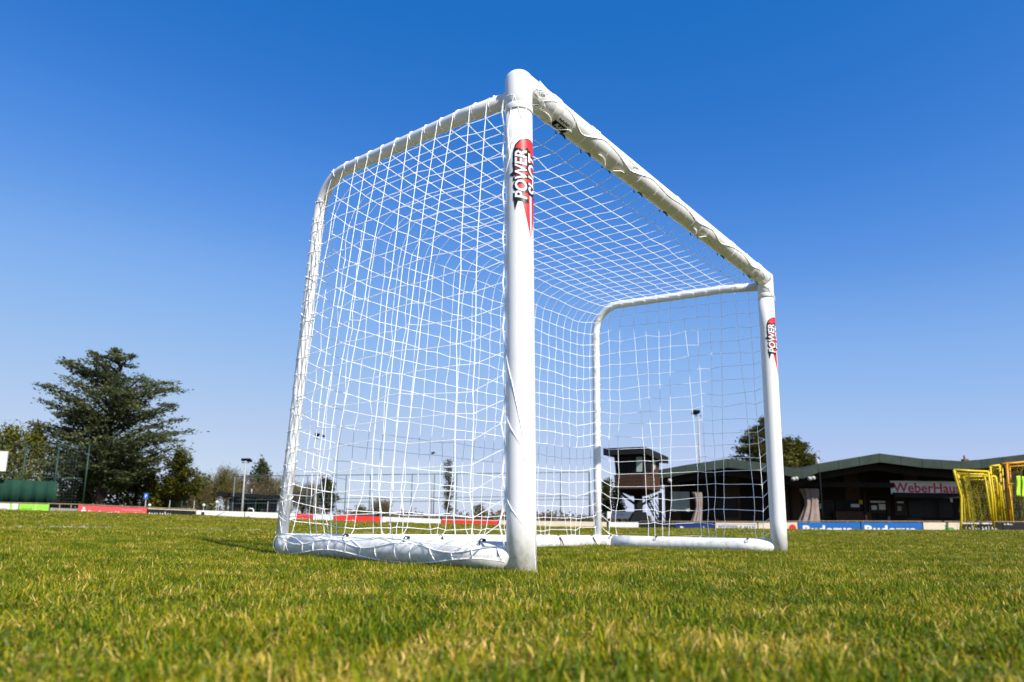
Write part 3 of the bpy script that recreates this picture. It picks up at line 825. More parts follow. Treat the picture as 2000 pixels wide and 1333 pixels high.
M['glass'] = mat('dark_glazing', (.010, .012, .013), .25, .12)
M['pale'] = mat('pale_grey_green_shutter', (.42, .48, .44), .6, .3, noise=.1, nscale=2)
M['curtain'] = mat('beige_grey_curtain', (.33, .26, .23), .85, .1, noise=.25, nscale=3)
M['lampw'] = mat('white_lamp_globe', (.8, .79, .74), .4, .4)
M['brick'] = mat('red_brick', (.30, .10, .06), .85, .1, noise=.3, nscale=9)
M['sign_blue'] = mat('blue_traffic_sign', (.02, .16, .55), .4, .4)
M['concrete'] = mat('concrete', (.34, .32, .29), .9, .1, noise=.2, nscale=3)

# ---- advertising boards
def top_y(px): return float(np.interp(px, [-100, 0, 100, 150, 288, 383, 480, 575, 700, 860, 1000, 1190, 1320, 1480, 1600, 2100], [981, 983.5, 985.5, 987, 993, 997, 1000, 1003, 1008, 1014, 1017, 1020, 1021, 1021.5, 1020, 1022]))
def board_d(px): return float(np.interp(px, [-100, 500, 900, 1300, 1700, 2100], [43.5, 47, 49, 47.5, 46.3, 45.6]))
BH = .92
def scribble(mb_at, s0, s1, t0, t1, n, seed, fill=.62):
    # illegible far-off lettering: strokes and blobs
    g = np.random.default_rng(seed); q = MB(); w_ = (s1-s0)/n
    for k in range(n):
        a = s0+k*w_; h = t1 if g.random() < .35 else lerp(t0, t1, .72)
        b = a+w_*fill
        for _ in range(2):
            c0 = a+g.uniform(0, .3)*w_; c1 = c0+w_*g.uniform(.22, .34)
            if g.random() < .5: q.poly([mb_at(c0, t0), mb_at(c1, t0), mb_at(c1, h), mb_at(c0, h)])
            else: q.poly([mb_at(a, lerp(t0, h, g.uniform(0, .6))), mb_at(b, lerp(t0, h, .1)), mb_at(b, lerp(t0, h, .4)), mb_at(a, lerp(t0, h, .75))])
    q.stuff = True
    return q
def board(x0, x1, material, label, drop=0.0, bh=BH):
    if x1 < 1200: bh = .68
    x0 += 1.0; x1 -= 1.0
    d0, d1 = board_d(x0), board_d(x1)
    (u0, z0), (u1, z1) = uz(x0, top_y(x0)+drop, d0), uz(x1, top_y(x1)+drop, d1)
    um, dm = (u0+u1)/2, (d0+d1)/2; zb = min(z0, z1)-bh
    t = thing('advertising_board', label, 'advertising board', um, dm, zb, 'advertising boards round the pitch')
    a = A(u0-um, d0-dm, z0-zb); b = A(u1-um, d1-dm, z1-zb); dn = A(0, 0, -bh); th = A(0, .035, 0)
    MB().hexa([a+dn, b+dn, b+dn+th, a+dn+th, a, b, b+th, a+th]).build('panel', material, t)
    L = b-a; n = max(2, int(round(np.linalg.norm(L)/2.2))+1)
    for k in range(n):
        c = a+L*(.04+.92*k/(n-1))
        MB().box(c[0]-.03, c[0]+.03, c[1]+.037, c[1]+.10, -.7, c[2]+.03).build('support_post', M['rail'], t)
    def at(s, tt, off=.006): p = a+dn+L*s+A(0, 0, bh)*tt+A(0, -off, 0); return tuple(p)
    return t, at
def print_text(t, at, key, s0, s1, t0, t1, material, name='lettering'):
    v, f = fit(TXT[key], s0, s1, t0, t1); mesh_obj(name, [at(p[0], p[1]) for p in v], f, material, t)
def quad(t, at, pts, material, name, off=.006): MB().poly([at(s, q, off) for s, q in pts]).build(name, material, t)

t, at = board(-60, 37, M['bwhite'], 'white advertising board with faint grey script and slanted green stripe at the left edge')
scribble(at, .45, .80, .35, .70, 9, 1).build('lettering', M['grey_print'], t); quad(t, at, [(.84, 0), (.90, 0), (.87, 1), (.82, 1)], M['blime'], 'green_stripe')
t, at = board(37, 97, M['blime'], 'plain lime green advertising board left of the red board')
quad(t, at, [(.55, .1), (.57, .1), (.57, .95), (.55, .95)], M['bwhite'], 'pale_seam'); scribble(at, .1, .45, .5, .65, 7, 2).build('lettering', M['bgreen'], t)
t, at = board(97, 152, M['concrete'], 'low grey beige board under the open railing between lime and red boards', drop=7)
scribble(at, .1, .8, .3, .6, 9, 3).build('lettering', M['rail'], t)
t, at = board(152, 288, M['bpink'], 'red advertising board with white savings bank lettering below the cedar')
print_text(t, at, 'SPK1', .15, .51, .16, .58, M['bwhite']); print_text(t, at, 'SPK2', .545, .97, .22, .58, M['bwhite']); print_text(t, at, 'Sd', .045, .125, .12, .60, M['bwhite'], 'emblem')
MB().poly([at(.085+.022*math.cos(k*math.pi/5), .74+.11*math.sin(k*math.pi/5)) for k in range(10)]).build('emblem_dot', M['bwhite'], t)
scribble(at, .64, .95, .72, .80, 16, 4, .7).build('small_lettering', M['bwhite'], t)
t, at = board(288, 383, M['bblack'], 'black advertising board with bold white lettering next to the red savings bank board')
scribble(at, .03, .52, .30, .72, 9, 5, .85).build('lettering', M['bwhite'], t); scribble(at, .55, .85, .18, .45, 8, 6).build('green_lettering', M['blime'], t)
quad(t, at, [(0, .93), (1, .93), (1, 1.0), (0, 1.0)], M['cream'], 'top_edge')
t, at = board(383, 478, M['bwhite'], 'white advertising board with black emblem and dark diagonal swoosh left of the goal')
quad(t, at, [(.10, .35), (.17, .35), (.17, .85), (.10, .85)], M['bblack'], 'emblem'); quad(t, at, [(.20, .10), (.28, .10), (.62, .95), (.56, .90)], M['grey_print'], 'swoosh')
quad(t, at, [(.24, .05), (.30, .05), (.40, .35), (.36, .35)], M['bblack'], 'swoosh_tip', .007); quad(t, at, [(.66, .45), (.72, .55), (.76, .50), (.70, .40)], M['bblack'], 'bird_mark')
scribble(at, .30, .42, .5, .62, 5, 8).build('lettering', M['grey_print'], t)
t, at = board(478, 578, M['bwhite'], 'white advertising board with blue diamond logo and faint red script behind the goal side')
quad(t, at, [(.02, .38), (.07, .20), (.12, .38), (.07, .60)], M['bnavy'], 'diamond_logo'); quad(t, at, [(-.0, .36), (.02, .30), (.02, .44), (.0, .40)], M['bnavy'], 'logo_wing')
scribble(at, .16, .64, .22, .58, 11, 9).build('lettering', M['bpink'], t)
t, at = board(578, 611, M['bred'], 'short bright red advertising board seen through the near rear corner of the net')
scribble(at, .1, .85, .35, .6, 8, 10).build('lettering', M['bwhite'], t)
t, at = board(611, 652, M['bwhite'], 'short white advertising board between two red boards behind the net')
scribble(at, .2, .8, .4, .6, 6, 11).build('lettering', M['grey_print'], t)
t, at = board(652, 746, M['bred'], 'long bright red advertising board with white script in its middle')
scribble(at, .24, .46, .30, .62, 6, 12, .9).build('lettering', M['bwhite'], t)
t, at = board(746, 862, M['bwhite'], 'white advertising board with pale red lettering right of the long red board')
scribble(at, .06, .5, .45, .7, 14, 13).build('lettering', M['bpink'], t)
t, at = board(862, 974, M['cream'], 'cream advertising board with a red band along its top')
quad(t, at, [(.0, .55), (1, .55), (1, .93), (0, .93)], M['bred'], 'red_band')
t, at = board(974, 1046, M['cream'], 'cream advertising board with small red print behind the near post')
scribble(at, .1, .8, .25, .55, 9, 14).build('lettering', M['bred'], t)
t, at = board(1046, 1186, M['cream'], 'long plain cream board seen through the rear net right of the near post')
scribble(at, .55, .8, .4, .6, 8, 15).build('lettering', M['rail'], t)
t, at = board(1188, 1248, M['bwhite'], 'plain off white board below the wooden tower')
t, at = board(1248, 1318, M['bblack'], 'dark board with dull grey lettering left of the navy board')
scribble(at, .18, .78, .35, .65, 10, 16).build('lettering', M['grey_print'], t)
t, at = board(1318, 1396, M['bnavy'], 'navy blue advertising board with white serif lettering')
print_text(t, at, 'DEW', .12, .88, .18, .72, M['bwhite'])
t, at = board(1396, 1480, M['cream'], 'cream advertising board with blue slanted capitals beside the navy board')
print_text(t, at, 'PM', .05, .95, .30, .80, M['bblue'])
t, at = board(1480, 1558, M['cream'], 'cream advertising board with a red disc right of the far goal post')
MB().poly([at(.87+.10*math.cos(k*math.pi/10), .50+.36*math.sin(k*math.pi/10)) for k in range(20)]).build('red_disc', M['bred'], t)
MB().poly([at(.20+.03*math.cos(k*math.pi/6), .40+.14*math.sin(k*math.pi/6)) for k in range(12)]).build('black_dot', M['bblack'], t); quad(t, at, [(.26, .30), (.32, .30), (.32, .55), (.26, .55)], M['bblack'], 'black_mark')
t, at = board(1558, 1681, M['bblue'], 'left of the two blue advertising boards with the same white lettering')
print_text(t, at, 'BUD', .07, .86, .12, .78, M['bwhite'])
t, at = board(1681, 1802, M['bblue'], 'right of the two blue advertising boards with the same white lettering')
print_text(t, at, 'BUD', .05, .88, .12, .78, M['bwhite'])
t, at = board(1802, 1879, M['cream'], 'cream advertising board with green lettering beside the yellow goals')
print_text(t, at, 'ja', .52, .82, -.0, .82, M['bgreen'])
t, at = board(1879, 1957, M['bblack'], 'black advertising board with white capitals below the yellow goals')
scribble(at, .06, .9, .48, .78, 10, 17, .7).build('lettering', M['bwhite'], t); scribble(at, .2, .75, .18, .34, 12, 18).build('small_lettering', M['bwhite'], t)
quad(t, at, [(0, .90), (.75, .90), (.75, 1.0), (0, 1.0)], M['bwhite'], 'white_edge')
t, at = board(1957, 2060, M['bblack'], 'dark board cut off by the right edge of the picture')
scribble(at, .02, .2, .85, .97, 3, 19, .9).build('lettering', M['bwhite'], t)

# ---- railing pipe behind the boards
def railing(px0, px1, label, lift, step):
    d = board_d(px0); u, z = uz(px0, top_y(px0), d)
    t, L = start('barrier_rail', label, 'railing', (px0+px1)/2, 1010, board_d((px0+px1)/2)+.2, 'pipe railings behind the boards')
    xs = np.linspace(px0, px1, int((px1-px0)/step)+1)
    pts = [L.p(x, top_y(x)-lift, board_d(x)+.22) for x in xs]
    MB().tube(pts, .035, 8).build('top_pipe', M['rail'], t, True)
    for p in pts: MB().tube([(p[0], p[1], p[2]-1.2), (p[0], p[1], p[2]-.03)], .03, 6).build('post', M['rail'], t, True)
railing(-60, 383, 'weathered brown pipe railing above the boards on the left', 1.5, 22)
railing(1250, 2060, 'weathered brown pipe railing above the boards before the clubhouse', 2.0, 75)

# ---- trees
def leaf_mat(name, stops, transl=.2, rough=.6):
    Q = bpy.data.materials.new(name); Q.use_nodes = True; n = Q.node_tree; b = n.nodes['Principled BSDF']
    b.inputs['Roughness'].default_value = rough; b.inputs['Specular IOR Level'].default_value = .25
    at_ = n.nodes.new('ShaderNodeAttribute'); at_.attribute_name = 'tone'
    rp = n.nodes.new('ShaderNodeValToRGB'); cr = rp.color_ramp
    cr.elements[0].color = (*stops[0], 1); cr.elements[1].color = (*stops[-1], 1)
    for k, c in enumerate(stops[1:-1]): e = cr.elements.new((k+1)/(len(stops)-1)); e.color = (*c, 1)
    n.links.new(at_.outputs['Fac'], rp.inputs['Fac']); n.links.new(rp.outputs[0], b.inputs['Base Color'])
    tr = n.nodes.new('ShaderNodeBsdfTranslucent'); mx = n.nodes.new('ShaderNodeMixShader'); mx.inputs[0].default_value = transl
    n.links.new(rp.outputs[0], tr.inputs['Color']); o = n.nodes['Material Output']
    n.links.new(b.outputs[0], mx.inputs[1]); n.links.new(tr.outputs[0], mx.inputs[2]); n.links.new(mx.outputs[0], o.inputs['Surface'])
    return Q
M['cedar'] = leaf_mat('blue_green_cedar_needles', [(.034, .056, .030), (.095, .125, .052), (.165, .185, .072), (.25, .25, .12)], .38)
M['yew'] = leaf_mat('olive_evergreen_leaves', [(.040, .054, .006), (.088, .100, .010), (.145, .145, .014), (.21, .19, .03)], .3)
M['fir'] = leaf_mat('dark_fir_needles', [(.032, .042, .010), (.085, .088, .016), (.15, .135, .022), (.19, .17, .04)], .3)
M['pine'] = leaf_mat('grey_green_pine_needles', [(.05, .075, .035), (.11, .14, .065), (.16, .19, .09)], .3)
M['twig'] = leaf_mat('brown_spring_twigs', [(.085, .060, .028), (.14, .105, .045), (.19, .15, .06)], .15)
M['bud'] = leaf_mat('olive_spring_buds', [(.11, .10, .022), (.16, .135, .035), (.20, .17, .055)], .25)
M['bark'] = mat('grey_brown_bark', (.11, .08, .06), .9, .1, noise=.5, nscale=3, bump=.3, bscale=12)

def leaves(name, cen, spread, per, size, mat_, parent, seed, flat=.0, aspect=.45, tone=None, axis=None):
    # many small leaf faces strewn round clump centres
    g = np.random.default_rng(seed); cen = np.asarray(cen, float); n = len(cen)*per
    c = np.repeat(cen, per, 0)+g.normal(0, 1, (n, 3))*np.repeat(np.asarray(spread, float).reshape(-1, 3) if np.ndim(spread) > 1 else np.tile(spread, (len(cen), 1)), per, 0)
    if axis is None: a = g.normal(0, 1, (n, 3)); a[:, 2] *= (1-flat*.8)
    else: a = np.repeat(np.asarray(axis, float), per, 0)+g.normal(0, .45, (n, 3))
    a /= np.linalg.norm(a, axis=1)[:, None]
    b = g.normal(0, 1, (n, 3)); b[:, 2] *= (1-flat*.85); b -= a*np.sum(a*b, 1)[:, None]; b /= np.linalg.norm(b, axis=1)[:, None]
    s = size*g.uniform(.55, 1.35, n)[:, None]
    V = np.stack([c-a*s*.5, c+b*s*aspect*.5, c+a*s*.5, c-b*s*aspect*.5], 1).reshape(-1, 3).astype(np.float32)
    me = bpy.data.meshes.new(name); me.vertices.add(n*4); me.vertices.foreach_set('co', V.reshape(-1))
    me.loops.add(n*4); me.loops.foreach_set('vertex_index', np.arange(n*4, dtype=np.int32))
    me.polygons.add(n); me.polygons.foreach_set('loop_start', np.arange(n, dtype=np.int32)*4); me.polygons.foreach_set('loop_total', np.full(n, 4, np.int32))
    me.update(calc_edges=True)
    tn = np.clip(np.repeat(g.uniform(.1, .9, len(cen)), per)*.6+g.uniform(0, .45, n), 0, 1) if tone is None else np.clip(np.repeat(tone, per)+g.uniform(-.2, .2, n), 0, 1)
    at_ = me.attributes.new('tone', 'FLOAT', 'POINT'); at_.data.foreach_set('value', np.repeat(tn, 4).astype(np.float32))
    me.materials.append(mat_); o = bpy.data.objects.new(name, me); COL.objects.link(o); o.parent = parent
    return o

def layered_tree(name, label, px, d, y_base, trunk_px_top, prof, leafm, seed, limbs, group=None, per=26, size=.26, rise=.28, thick=.16, y_low=None, trunk_r=.45, droop=.0, rag=.25):
    # prof: rows (y, left_px, right_px) of the outline; limbs leave the trunk and carry flat sprays
    g = np.random.default_rng(seed)
    t, L = start(name, label, 'tree', px, y_base, d, group)
    prof = np.array(prof, float); ytop = prof[0, 0]; ybot = prof[-1, 0]
    base = np.array(L.p(px, y_base, d)); base[2] = min(base[2], 0)-.2; top = np.array(L.p(trunk_px_top, ytop+4, d))
    def trunk_at(z): k = np.clip((z-base[2])/(top[2]-base[2]), 0, 1); return base+(top-base)*k+A(.25*math.sin(k*5+seed), .2*math.sin(k*4), 0)*(k*(1-k)*4)*.6
    tb = MB(); zs = np.linspace(base[2], top[2], 14)
    tb.tube([trunk_at(z) for z in zs], [max(.03, trunk_r*(1-.93*k)*(1.25 if i == 0 else 1)) for i, k in enumerate(np.linspace(0, 1, 14))], 9)
    cen = []; spr = []; ax = []; tone = []
    for k in range(limbs):
        q = (k+g.uniform(0, 1))/limbs
        y = ytop+(ybot-ytop)*q**.85
        el, er = np.interp(y, prof[:, 0], prof[:, 1]), np.interp(y, prof[:, 0], prof[:, 2])
        az = g.uniform(0, 2*math.pi)
        cx_ = math.cos(az); side = er if cx_ > 0 else el
        tipx = L.p(side, y, d)[0]; z1 = L.p(px, y, d)[2]
        ln = abs(tipx-trunk_at(z1)[0])*(g.uniform(1-rag, 1.05) if g.random() < .75 else g.uniform(.9, 1.03))
        dirv = A(cx_, math.sin(az)*.9, 0); dirv /= np.linalg.norm(dirv)
        # limbs pointing along the view get the mean reach
        reach = ln if abs(cx_) > .45 else ln*.85
        reach = max(reach, .35)
        z0 = z1-reach*rise*g.uniform(.6, 1.4)
        z0 = max(z0, base[2]+1.0)
        s0 = trunk_at(z0); e = A(trunk_at(z1)[0]+dirv[0]*reach, trunk_at(z1)[1]+dirv[1]*reach, z1)
        bend = A(0, 0, reach*(.10 if droop == 0 else -droop)*g.uniform(.2, 1))
        path = [lerp(s0, e, s)+bend*math.sin(s*math.pi) for s in np.linspace(0, 1, 6)]
        tb.tube(path, [max(.02, trunk_r*.30*(1-.85*s)*min(1, reach/4+.25)) for s in np.linspace(0, 1, 6)], 5)
        nsp = max(3, int(reach*2.1))
        perp = A(-dirv[1], dirv[0], 0)
        for m_ in range(nsp):
            s = .22+.80*(m_+g.uniform(0, 1))/nsp
            c = lerp(s0, e, min(s, 1.02))+bend*math.sin(min(s, 1)*math.pi)
            wd = reach*.22*(1.15-.8*s)+.12
            off = g.normal(0, 1)*wd*.9
            cen.append(c+perp*off+A(0, 0, g.normal(0, thick*.6)-abs(off)*.10)); spr.append((wd*.5+.10, wd*.5+.10, thick*g.uniform(.5, 1.1)))
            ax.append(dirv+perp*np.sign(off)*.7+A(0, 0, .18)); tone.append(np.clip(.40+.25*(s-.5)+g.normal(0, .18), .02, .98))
    tb.build('trunk', M['bark'], t, True)
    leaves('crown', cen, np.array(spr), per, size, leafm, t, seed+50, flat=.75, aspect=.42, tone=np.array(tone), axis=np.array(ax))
    return t
layered_tree('cedar_tree', 'tall spreading blue green cedar with layered branches behind the red board', 192, 74, 988, 238,
    [(679, 226, 246), (692, 184, 272), (706, 160, 300), (722, 126, 318), (744, 126, 340), (776, 84, 334), (805, 112, 342), (826, 100, 378), (846, 72, 362), (868, 64, 346), (900, 92, 312), (918, 130, 298), (936, 160, 280)],
    M['cedar'], 21, 134, per=30, size=.40, rise=.50, thick=.16, trunk_r=.55, rag=.42)
layered_tree('evergreen_tree', 'dark evergreen with its own trunk close behind the cedar on its right', 262, 80, 986, 268,
    [(890, 258, 272), (902, 246, 288), (918, 236, 300), (940, 238, 300), (956, 246, 290)], M['fir'], 12, 60, per=30, size=.36, thick=.3, trunk_r=.35)
layered_tree('evergreen_tree', 'small rounded olive conifer standing right of the big cedar', 360, 80, 990, 357,
    [(884, 352, 362), (897, 338, 378), (915, 322, 396), (932, 318, 408), (950, 314, 404), (962, 326, 396)], M['yew'], 13, 66, per=34, size=.36, thick=.32, trunk_r=.3)
layered_tree('pine_tree', 'grey green pine rising behind the dark shed', 516, 100, 995, 513,
    [(902, 511, 516), (912, 502, 524), (922, 492, 530), (936, 486, 538), (950, 492, 534)], M['pine'], 14, 44, per=26, size=.42, thick=.3, trunk_r=.3)
layered_tree('fir_tree', 'taller of the two firs behind the clubhouse roof', 1494, 76, 1000, 1494,
    [(816, 1490, 1498), (832, 1470, 1516), (850, 1452, 1530), (872, 1442, 1544), (890, 1436, 1552), (912, 1446, 1556)], M['fir'], 15, 86, per=34, size=.34, rise=.45, thick=.16, trunk_r=.35)
layered_tree('fir_tree', 'lower broad olive fir behind the clubhouse right of the far post', 1552, 80, 1000, 1548,
    [(858, 1536, 1556), (868, 1522, 1570), (880, 1512, 1580), (894, 1506, 1590), (912, 1506, 1594)], M['yew'], 16, 66, per=34, size=.36, rise=.4, thick=.24, trunk_r=.3)
layered_tree('evergreen_tree', 'dark ragged conifer seen through the lower left of the net', 638, 82, 1004, 636,
    [(934, 632, 640), (946, 624, 648), (960, 622, 656), (975, 628, 662), (992, 632, 652)], M['fir'], 17, 40, per=30, size=.34, thick=.2, trunk_r=.25)
layered_tree('narrow_conifer', 'tall thin half bare conifer standing above the fence behind the net', 874, 84, 1012, 876,
    [(898, 874, 877), (915, 872, 880), (935, 870, 882), (955, 866, 882), (975, 866, 882), (1000, 870, 882)], M['fir'], 18, 46, per=16, size=.26, thick=.14, trunk_r=.16)
layered_tree('narrow_conifer', 'left of two slim dark conifers beside the wooden tower', 1186, 66, 1024, 1186,
    [(938, 1185, 1188), (950, 1180, 1193), (970, 1178, 1195), (1005, 1178, 1196)], M['fir'], 19, 40, per=24, size=.26, thick=.2, trunk_r=.14)
layered_tree('narrow_conifer', 'right of two slim dark conifers beside the wooden tower', 1209, 66, 1024, 1209,
    [(952, 1208, 1211), (962, 1203, 1215), (980, 1201, 1218), (1006, 1202, 1217)], M['fir'], 20, 36, per=24, size=.26, thick=.2, trunk_r=.14)

def bushy(name, label, px, d, y_base, y_top, half_px, leafm, seed, n=46, per=60, size=.30, group=None, round_=1.0, cat='tree'):
    g = np.random.default_rng(seed); t, L = start(name, label, cat, px, y_base, d, group)
    top = L.p(px, y_top, d)[2]; hw = abs(L.p(px+half_px, y_base, d)[0]); 
    tb = MB(); tb.tube([(0, 0, -.3), (.05, 0, top*.5), (0, .05, top*.9)], [.16, .1, .03], 7)
    cen = []
    for k in range(n):
        z = g.uniform(.06, 1.0); r = hw*math.sqrt(max(.04, 1-abs(2*z*.9-.75)**2.2*round_*.75))*math.sqrt(g.uniform(.05, 1)); a = g.uniform(0, 2*math.pi)
        cen.append((r*math.cos(a), r*math.sin(a)*.8, z*top))
        if k % 4 == 0: tb.tube([(0, 0, z*top*.5), lerp(A(0, 0, z*top*.6), A(*cen[-1]), .6), cen[-1]], [.05, .03, .012], 4)
    tb.build('trunk', M['bark'], t, True)
    leaves('crown', cen, (hw*.20+.08, hw*.20+.08, top*.055+.08), per, size, leafm, t, seed+70)
    return t
HG = 'evergreens along the left edge'
bushy('evergreen_tree', 'olive evergreen at the left edge behind the white panel', 2, 68, 990, 842, 34, M['yew'], 31, 70, 80, .36, HG)
bushy('evergreen_tree', 'olive evergreen beside the tall hedge tree, just left of the cedar', 48, 71, 990, 850, 28, M['yew'], 32, 54, 80, .36, HG)
bushy('evergreen_tree', 'olive evergreen cut by the left edge of the picture', -60, 66, 990, 838, 40, M['yew'], 33, 54, 80, .36, HG)
for px, yt, hw, lab in ((100, 884, 24, 'olive evergreen shrub behind the end of the green windbreak'), (140, 892, 24, 'olive evergreen shrub behind the tall green fence post'),
                        (172, 915, 20, 'olive evergreen shrub left of the cedar trunk'), (226, 935, 24, 'bright olive evergreen shrub right of the cedar trunk'), (290, 932, 18, 'dark olive shrub between cedar and parking sign')):
    bushy('evergreen_shrub', lab, px, 79, 990, yt, hw, M['yew'], 40+px, 34, 70, .34, 'evergreen shrubs below the cedar', cat='shrub')

def bare_tree(name, label, px, d, y_base, y_top, half_px, seed, leafm, group, cat='tree', dens=1.0):
    g = np.random.default_rng(seed); t, L = start(name, label, cat, px, y_base, d, group)
    H = L.p(px, y_top, d)[2]; hw = abs(L.p(px+half_px, y_base, d)[0])
    tb = MB(); tips = []; dirs = []
    tb.tube([(0, 0, -.3), (.1, 0, H*.25), (0, .1, H*.5)], [.14, .10, .07], 6)
    for k in range(int(13*dens)+5):
        a = g.uniform(0, 2*math.pi); z0 = H*g.uniform(.12, .5); ln = g.uniform(.5, 1.0)
        e = A(math.cos(a)*hw*ln, math.sin(a)*hw*ln, H*g.uniform(.55, 1.0)); s0 = A(0, 0, z0)
        mid = lerp(s0, e, .5)+A(0, 0, H*.06)
        tb.tube([s0, mid, e], [.06, .04, .012], 4)
        for q in range(int(16*dens)+4):
            s = g.uniform(.3, 1.05); c = lerp(s0, e, s); dv = (e-s0)/np.linalg.norm(e-s0)+g.normal(0, .55, 3)+A(0, 0, .35); dv /= np.linalg.norm(dv)
            tips.append(c+dv*.35); dirs.append(dv)
    tb.build('trunk', M['bark'], t, True)
    leaves('twigs', tips, (.32, .32, .32), 14, .62, leafm, t, seed+5, aspect=.07, axis=np.array(dirs))
BG = 'leafless trees beyond the fence'
for i, (px, d, yt, hw, lm, lab) in enumerate((
        (412, 98, 930, 20, 'bud', 'bare budding tree just right of the small conifer'), (440, 96, 912, 20, 'bud', 'tallest bare budding tree left of the floodlight mast'),
        (460, 100, 925, 16, 'twig', 'brown bare tree behind the left end of the shed'), (498, 98, 938, 18, 'twig', 'brown bare tree behind the shed roof, left of the pine'),
        (528, 99, 932, 18, 'twig', 'brown bare tree behind the right half of the shed'), (556, 97, 940, 18, 'bud', 'bare tree behind the near rear upright of the goal'),
        (590, 94, 945, 18, 'twig', 'brown bare tree just inside the near rear upright'), (612, 95, 955, 16, 'twig', 'brown bare tree left of the ragged dark conifer'),
        (300, 84, 950, 18, 'twig', 'reddish bare shrub left of the parking sign'), (330, 84, 952, 18, 'twig', 'reddish bare shrub under the small olive conifer'), (385, 88, 950, 20, 'twig', 'brown bare shrub left of the white lamp globes'),
        (745, 110, 980, 16, 'twig', 'low bare tree behind the fence left of the net middle'), (1008, 105, 985, 16, 'twig', 'low bare tree behind the near goal post'))):
    bare_tree('bare_tree', lab, px, d, 1004, yt, hw, 200+i, M[lm], BG)
bushy('evergreen_shrub', 'small round dark bush above the red banded board', 936, 100, 1016, 990, 14, M['fir'], 61, 22, 50, .34, 'small bushes behind the far fence', cat='shrub')
bushy('evergreen_shrub', 'small dark bush left of the round bush, behind the boards', 700, 96, 1012, 990, 16, M['fir'], 62, 22, 50, .34, 'small bushes behind the far fence', cat='shrub')
def hedge():
    g = np.random.default_rng(91); t, L = start('hedge', 'long dark olive hedge running behind the cedar and the shrubs', 'hedge', 230, 992, 88)
    cen = []
    for px in np.arange(-60, 420, 5.0):
        yt = 945+14*math.sin(px*.05)+10*math.sin(px*.013+2)+max(0, px-280)*.16
        for _ in range(3): cen.append(L.p(px+g.uniform(-3, 3), g.uniform(yt, 1000), 88+g.uniform(-.8, .8)))
    leaves('foliage', cen, (.45, .45, .5), 26, .5, M['fir'], t, 92)
    st = MB()
    for px in np.arange(-50, 420, 40): b = L.p(px, 1000, 88); st.tube([(b[0], 0, -.3), (b[0]+.1, 0, 1.6)], .07, 5)
    tag(st.build('stems', M['bark'], t), kind='stuff')
hedge()
# far treeline on the horizon, reads as one band
def treeline():
    g = np.random.default_rng(77); t, L = start('distant_treeline', 'low brown band of distant woods on the horizon', 'treeline', 800, 1010, 150)
    cen = []
    for px in np.arange(380, 1260, 3.5):
        yh = 1004-5*math.sin(px*.02)-3*math.sin(px*.071+1)+ (px-700)*.012
        for _ in range(2):
            p = L.p(px+g.uniform(-2, 2), g.uniform(yh, 1020), 150+g.uniform(-4, 4)); cen.append(p)
    o = leaves('distant_treeline', cen, (.9, .9, .5), 14, .9, M['twig'], None, 78)
    o.location = t.location; o.rotation_euler = t.rotation_euler
    tag(o, t['label'], 'treeline', kind='stuff'); bpy.data.objects.remove(t)
treeline()
# ---- left fence with windbreak
def left_fence():
    d = 50.5
    t, L = start('windbreak_fence', 'tall dark green fence with a green windbreak sheet on the left', 'fence', 60, 985, d)
    for px, yt in ((-40, 860), (36, 866), (101, 872), (161, 868)):
        b = L.p(px, 990, d); tp = L.p(px, yt, d); tp2 = (b[0], b[1], tp[2])
        MB().tube([(b[0], b[1], b[2]-.3), tp2], .05, 8).build('post', M['green_steel'], t, True)
    for ya, yb in ((862, 872), (926, 936)):
        MB().tube([L.p(-60, ya, d+.06), L.p(161, yb, d+.06)], .03, 6).build('rail', M['green_steel'], t, True)
    # windbreak: a sheet with gentle folds, laced between the posts
    n = 40; v = []; f = []
    for i in range(n+1):
        px = -60+172*i/n; a = L.p(px, lerp(934, 941, i/n), d-.12); b = L.p(px, lerp(979, 984, i/n), d-.12)
        w1 = .05*math.sin(i*1.15)+.03*math.sin(i*2.7)
        v += [(a[0], a[1]+w1, a[2]), (a[0], a[1]+w1*1.5, (a[2]+b[2])/2), (a[0], b[1]+w1, b[2])]
    for i in range(n):
        for k in range(2): q = i*3+k; f.append((q, q+1, q+4, q+3))
    o = mesh_obj('windbreak_sheet', v, f, M['tarp'], t, True); md = o.modifiers.new('thickness', 'SOLIDIFY'); md.thickness = .01
    wm = MB()
    x0, x1 = L.p(-60, 900, d)[0], L.p(161, 900, d)[0]; zt = L.p(60, 868, d)[2]
    for x in np.arange(x0, x1, .22): wm.tube([(x, .0, 0), (x, 0, zt)], .0022, 3, cap=False)
    for z in np.arange(.1, zt, .22): wm.tube([(x0, 0, z), (x1, 0, z)], .0022, 3, cap=False)
    wm.build('wire_mesh', M['wire'], t)
left_fence()
t, L = start('blank_panel', 'blank white panel on posts cut off by the left edge, above the windbreak', 'panel', -20, 985, 49.6)
a = L.p(-70, 876, 49.6); b = L.p(16, 882, 49.6); c = L.p(13, 921, 49.6)
MB().box(a[0], b[0], -.04, .04, c[2], b[2]).build('panel', M['bwhite'], t)
for x in (a[0]+.5, b[0]-.9): MB().tube([(x, .09, -.3), (x, .09, b[2]-.1)], .045, 8).build('post', M['green_steel'], t, True)

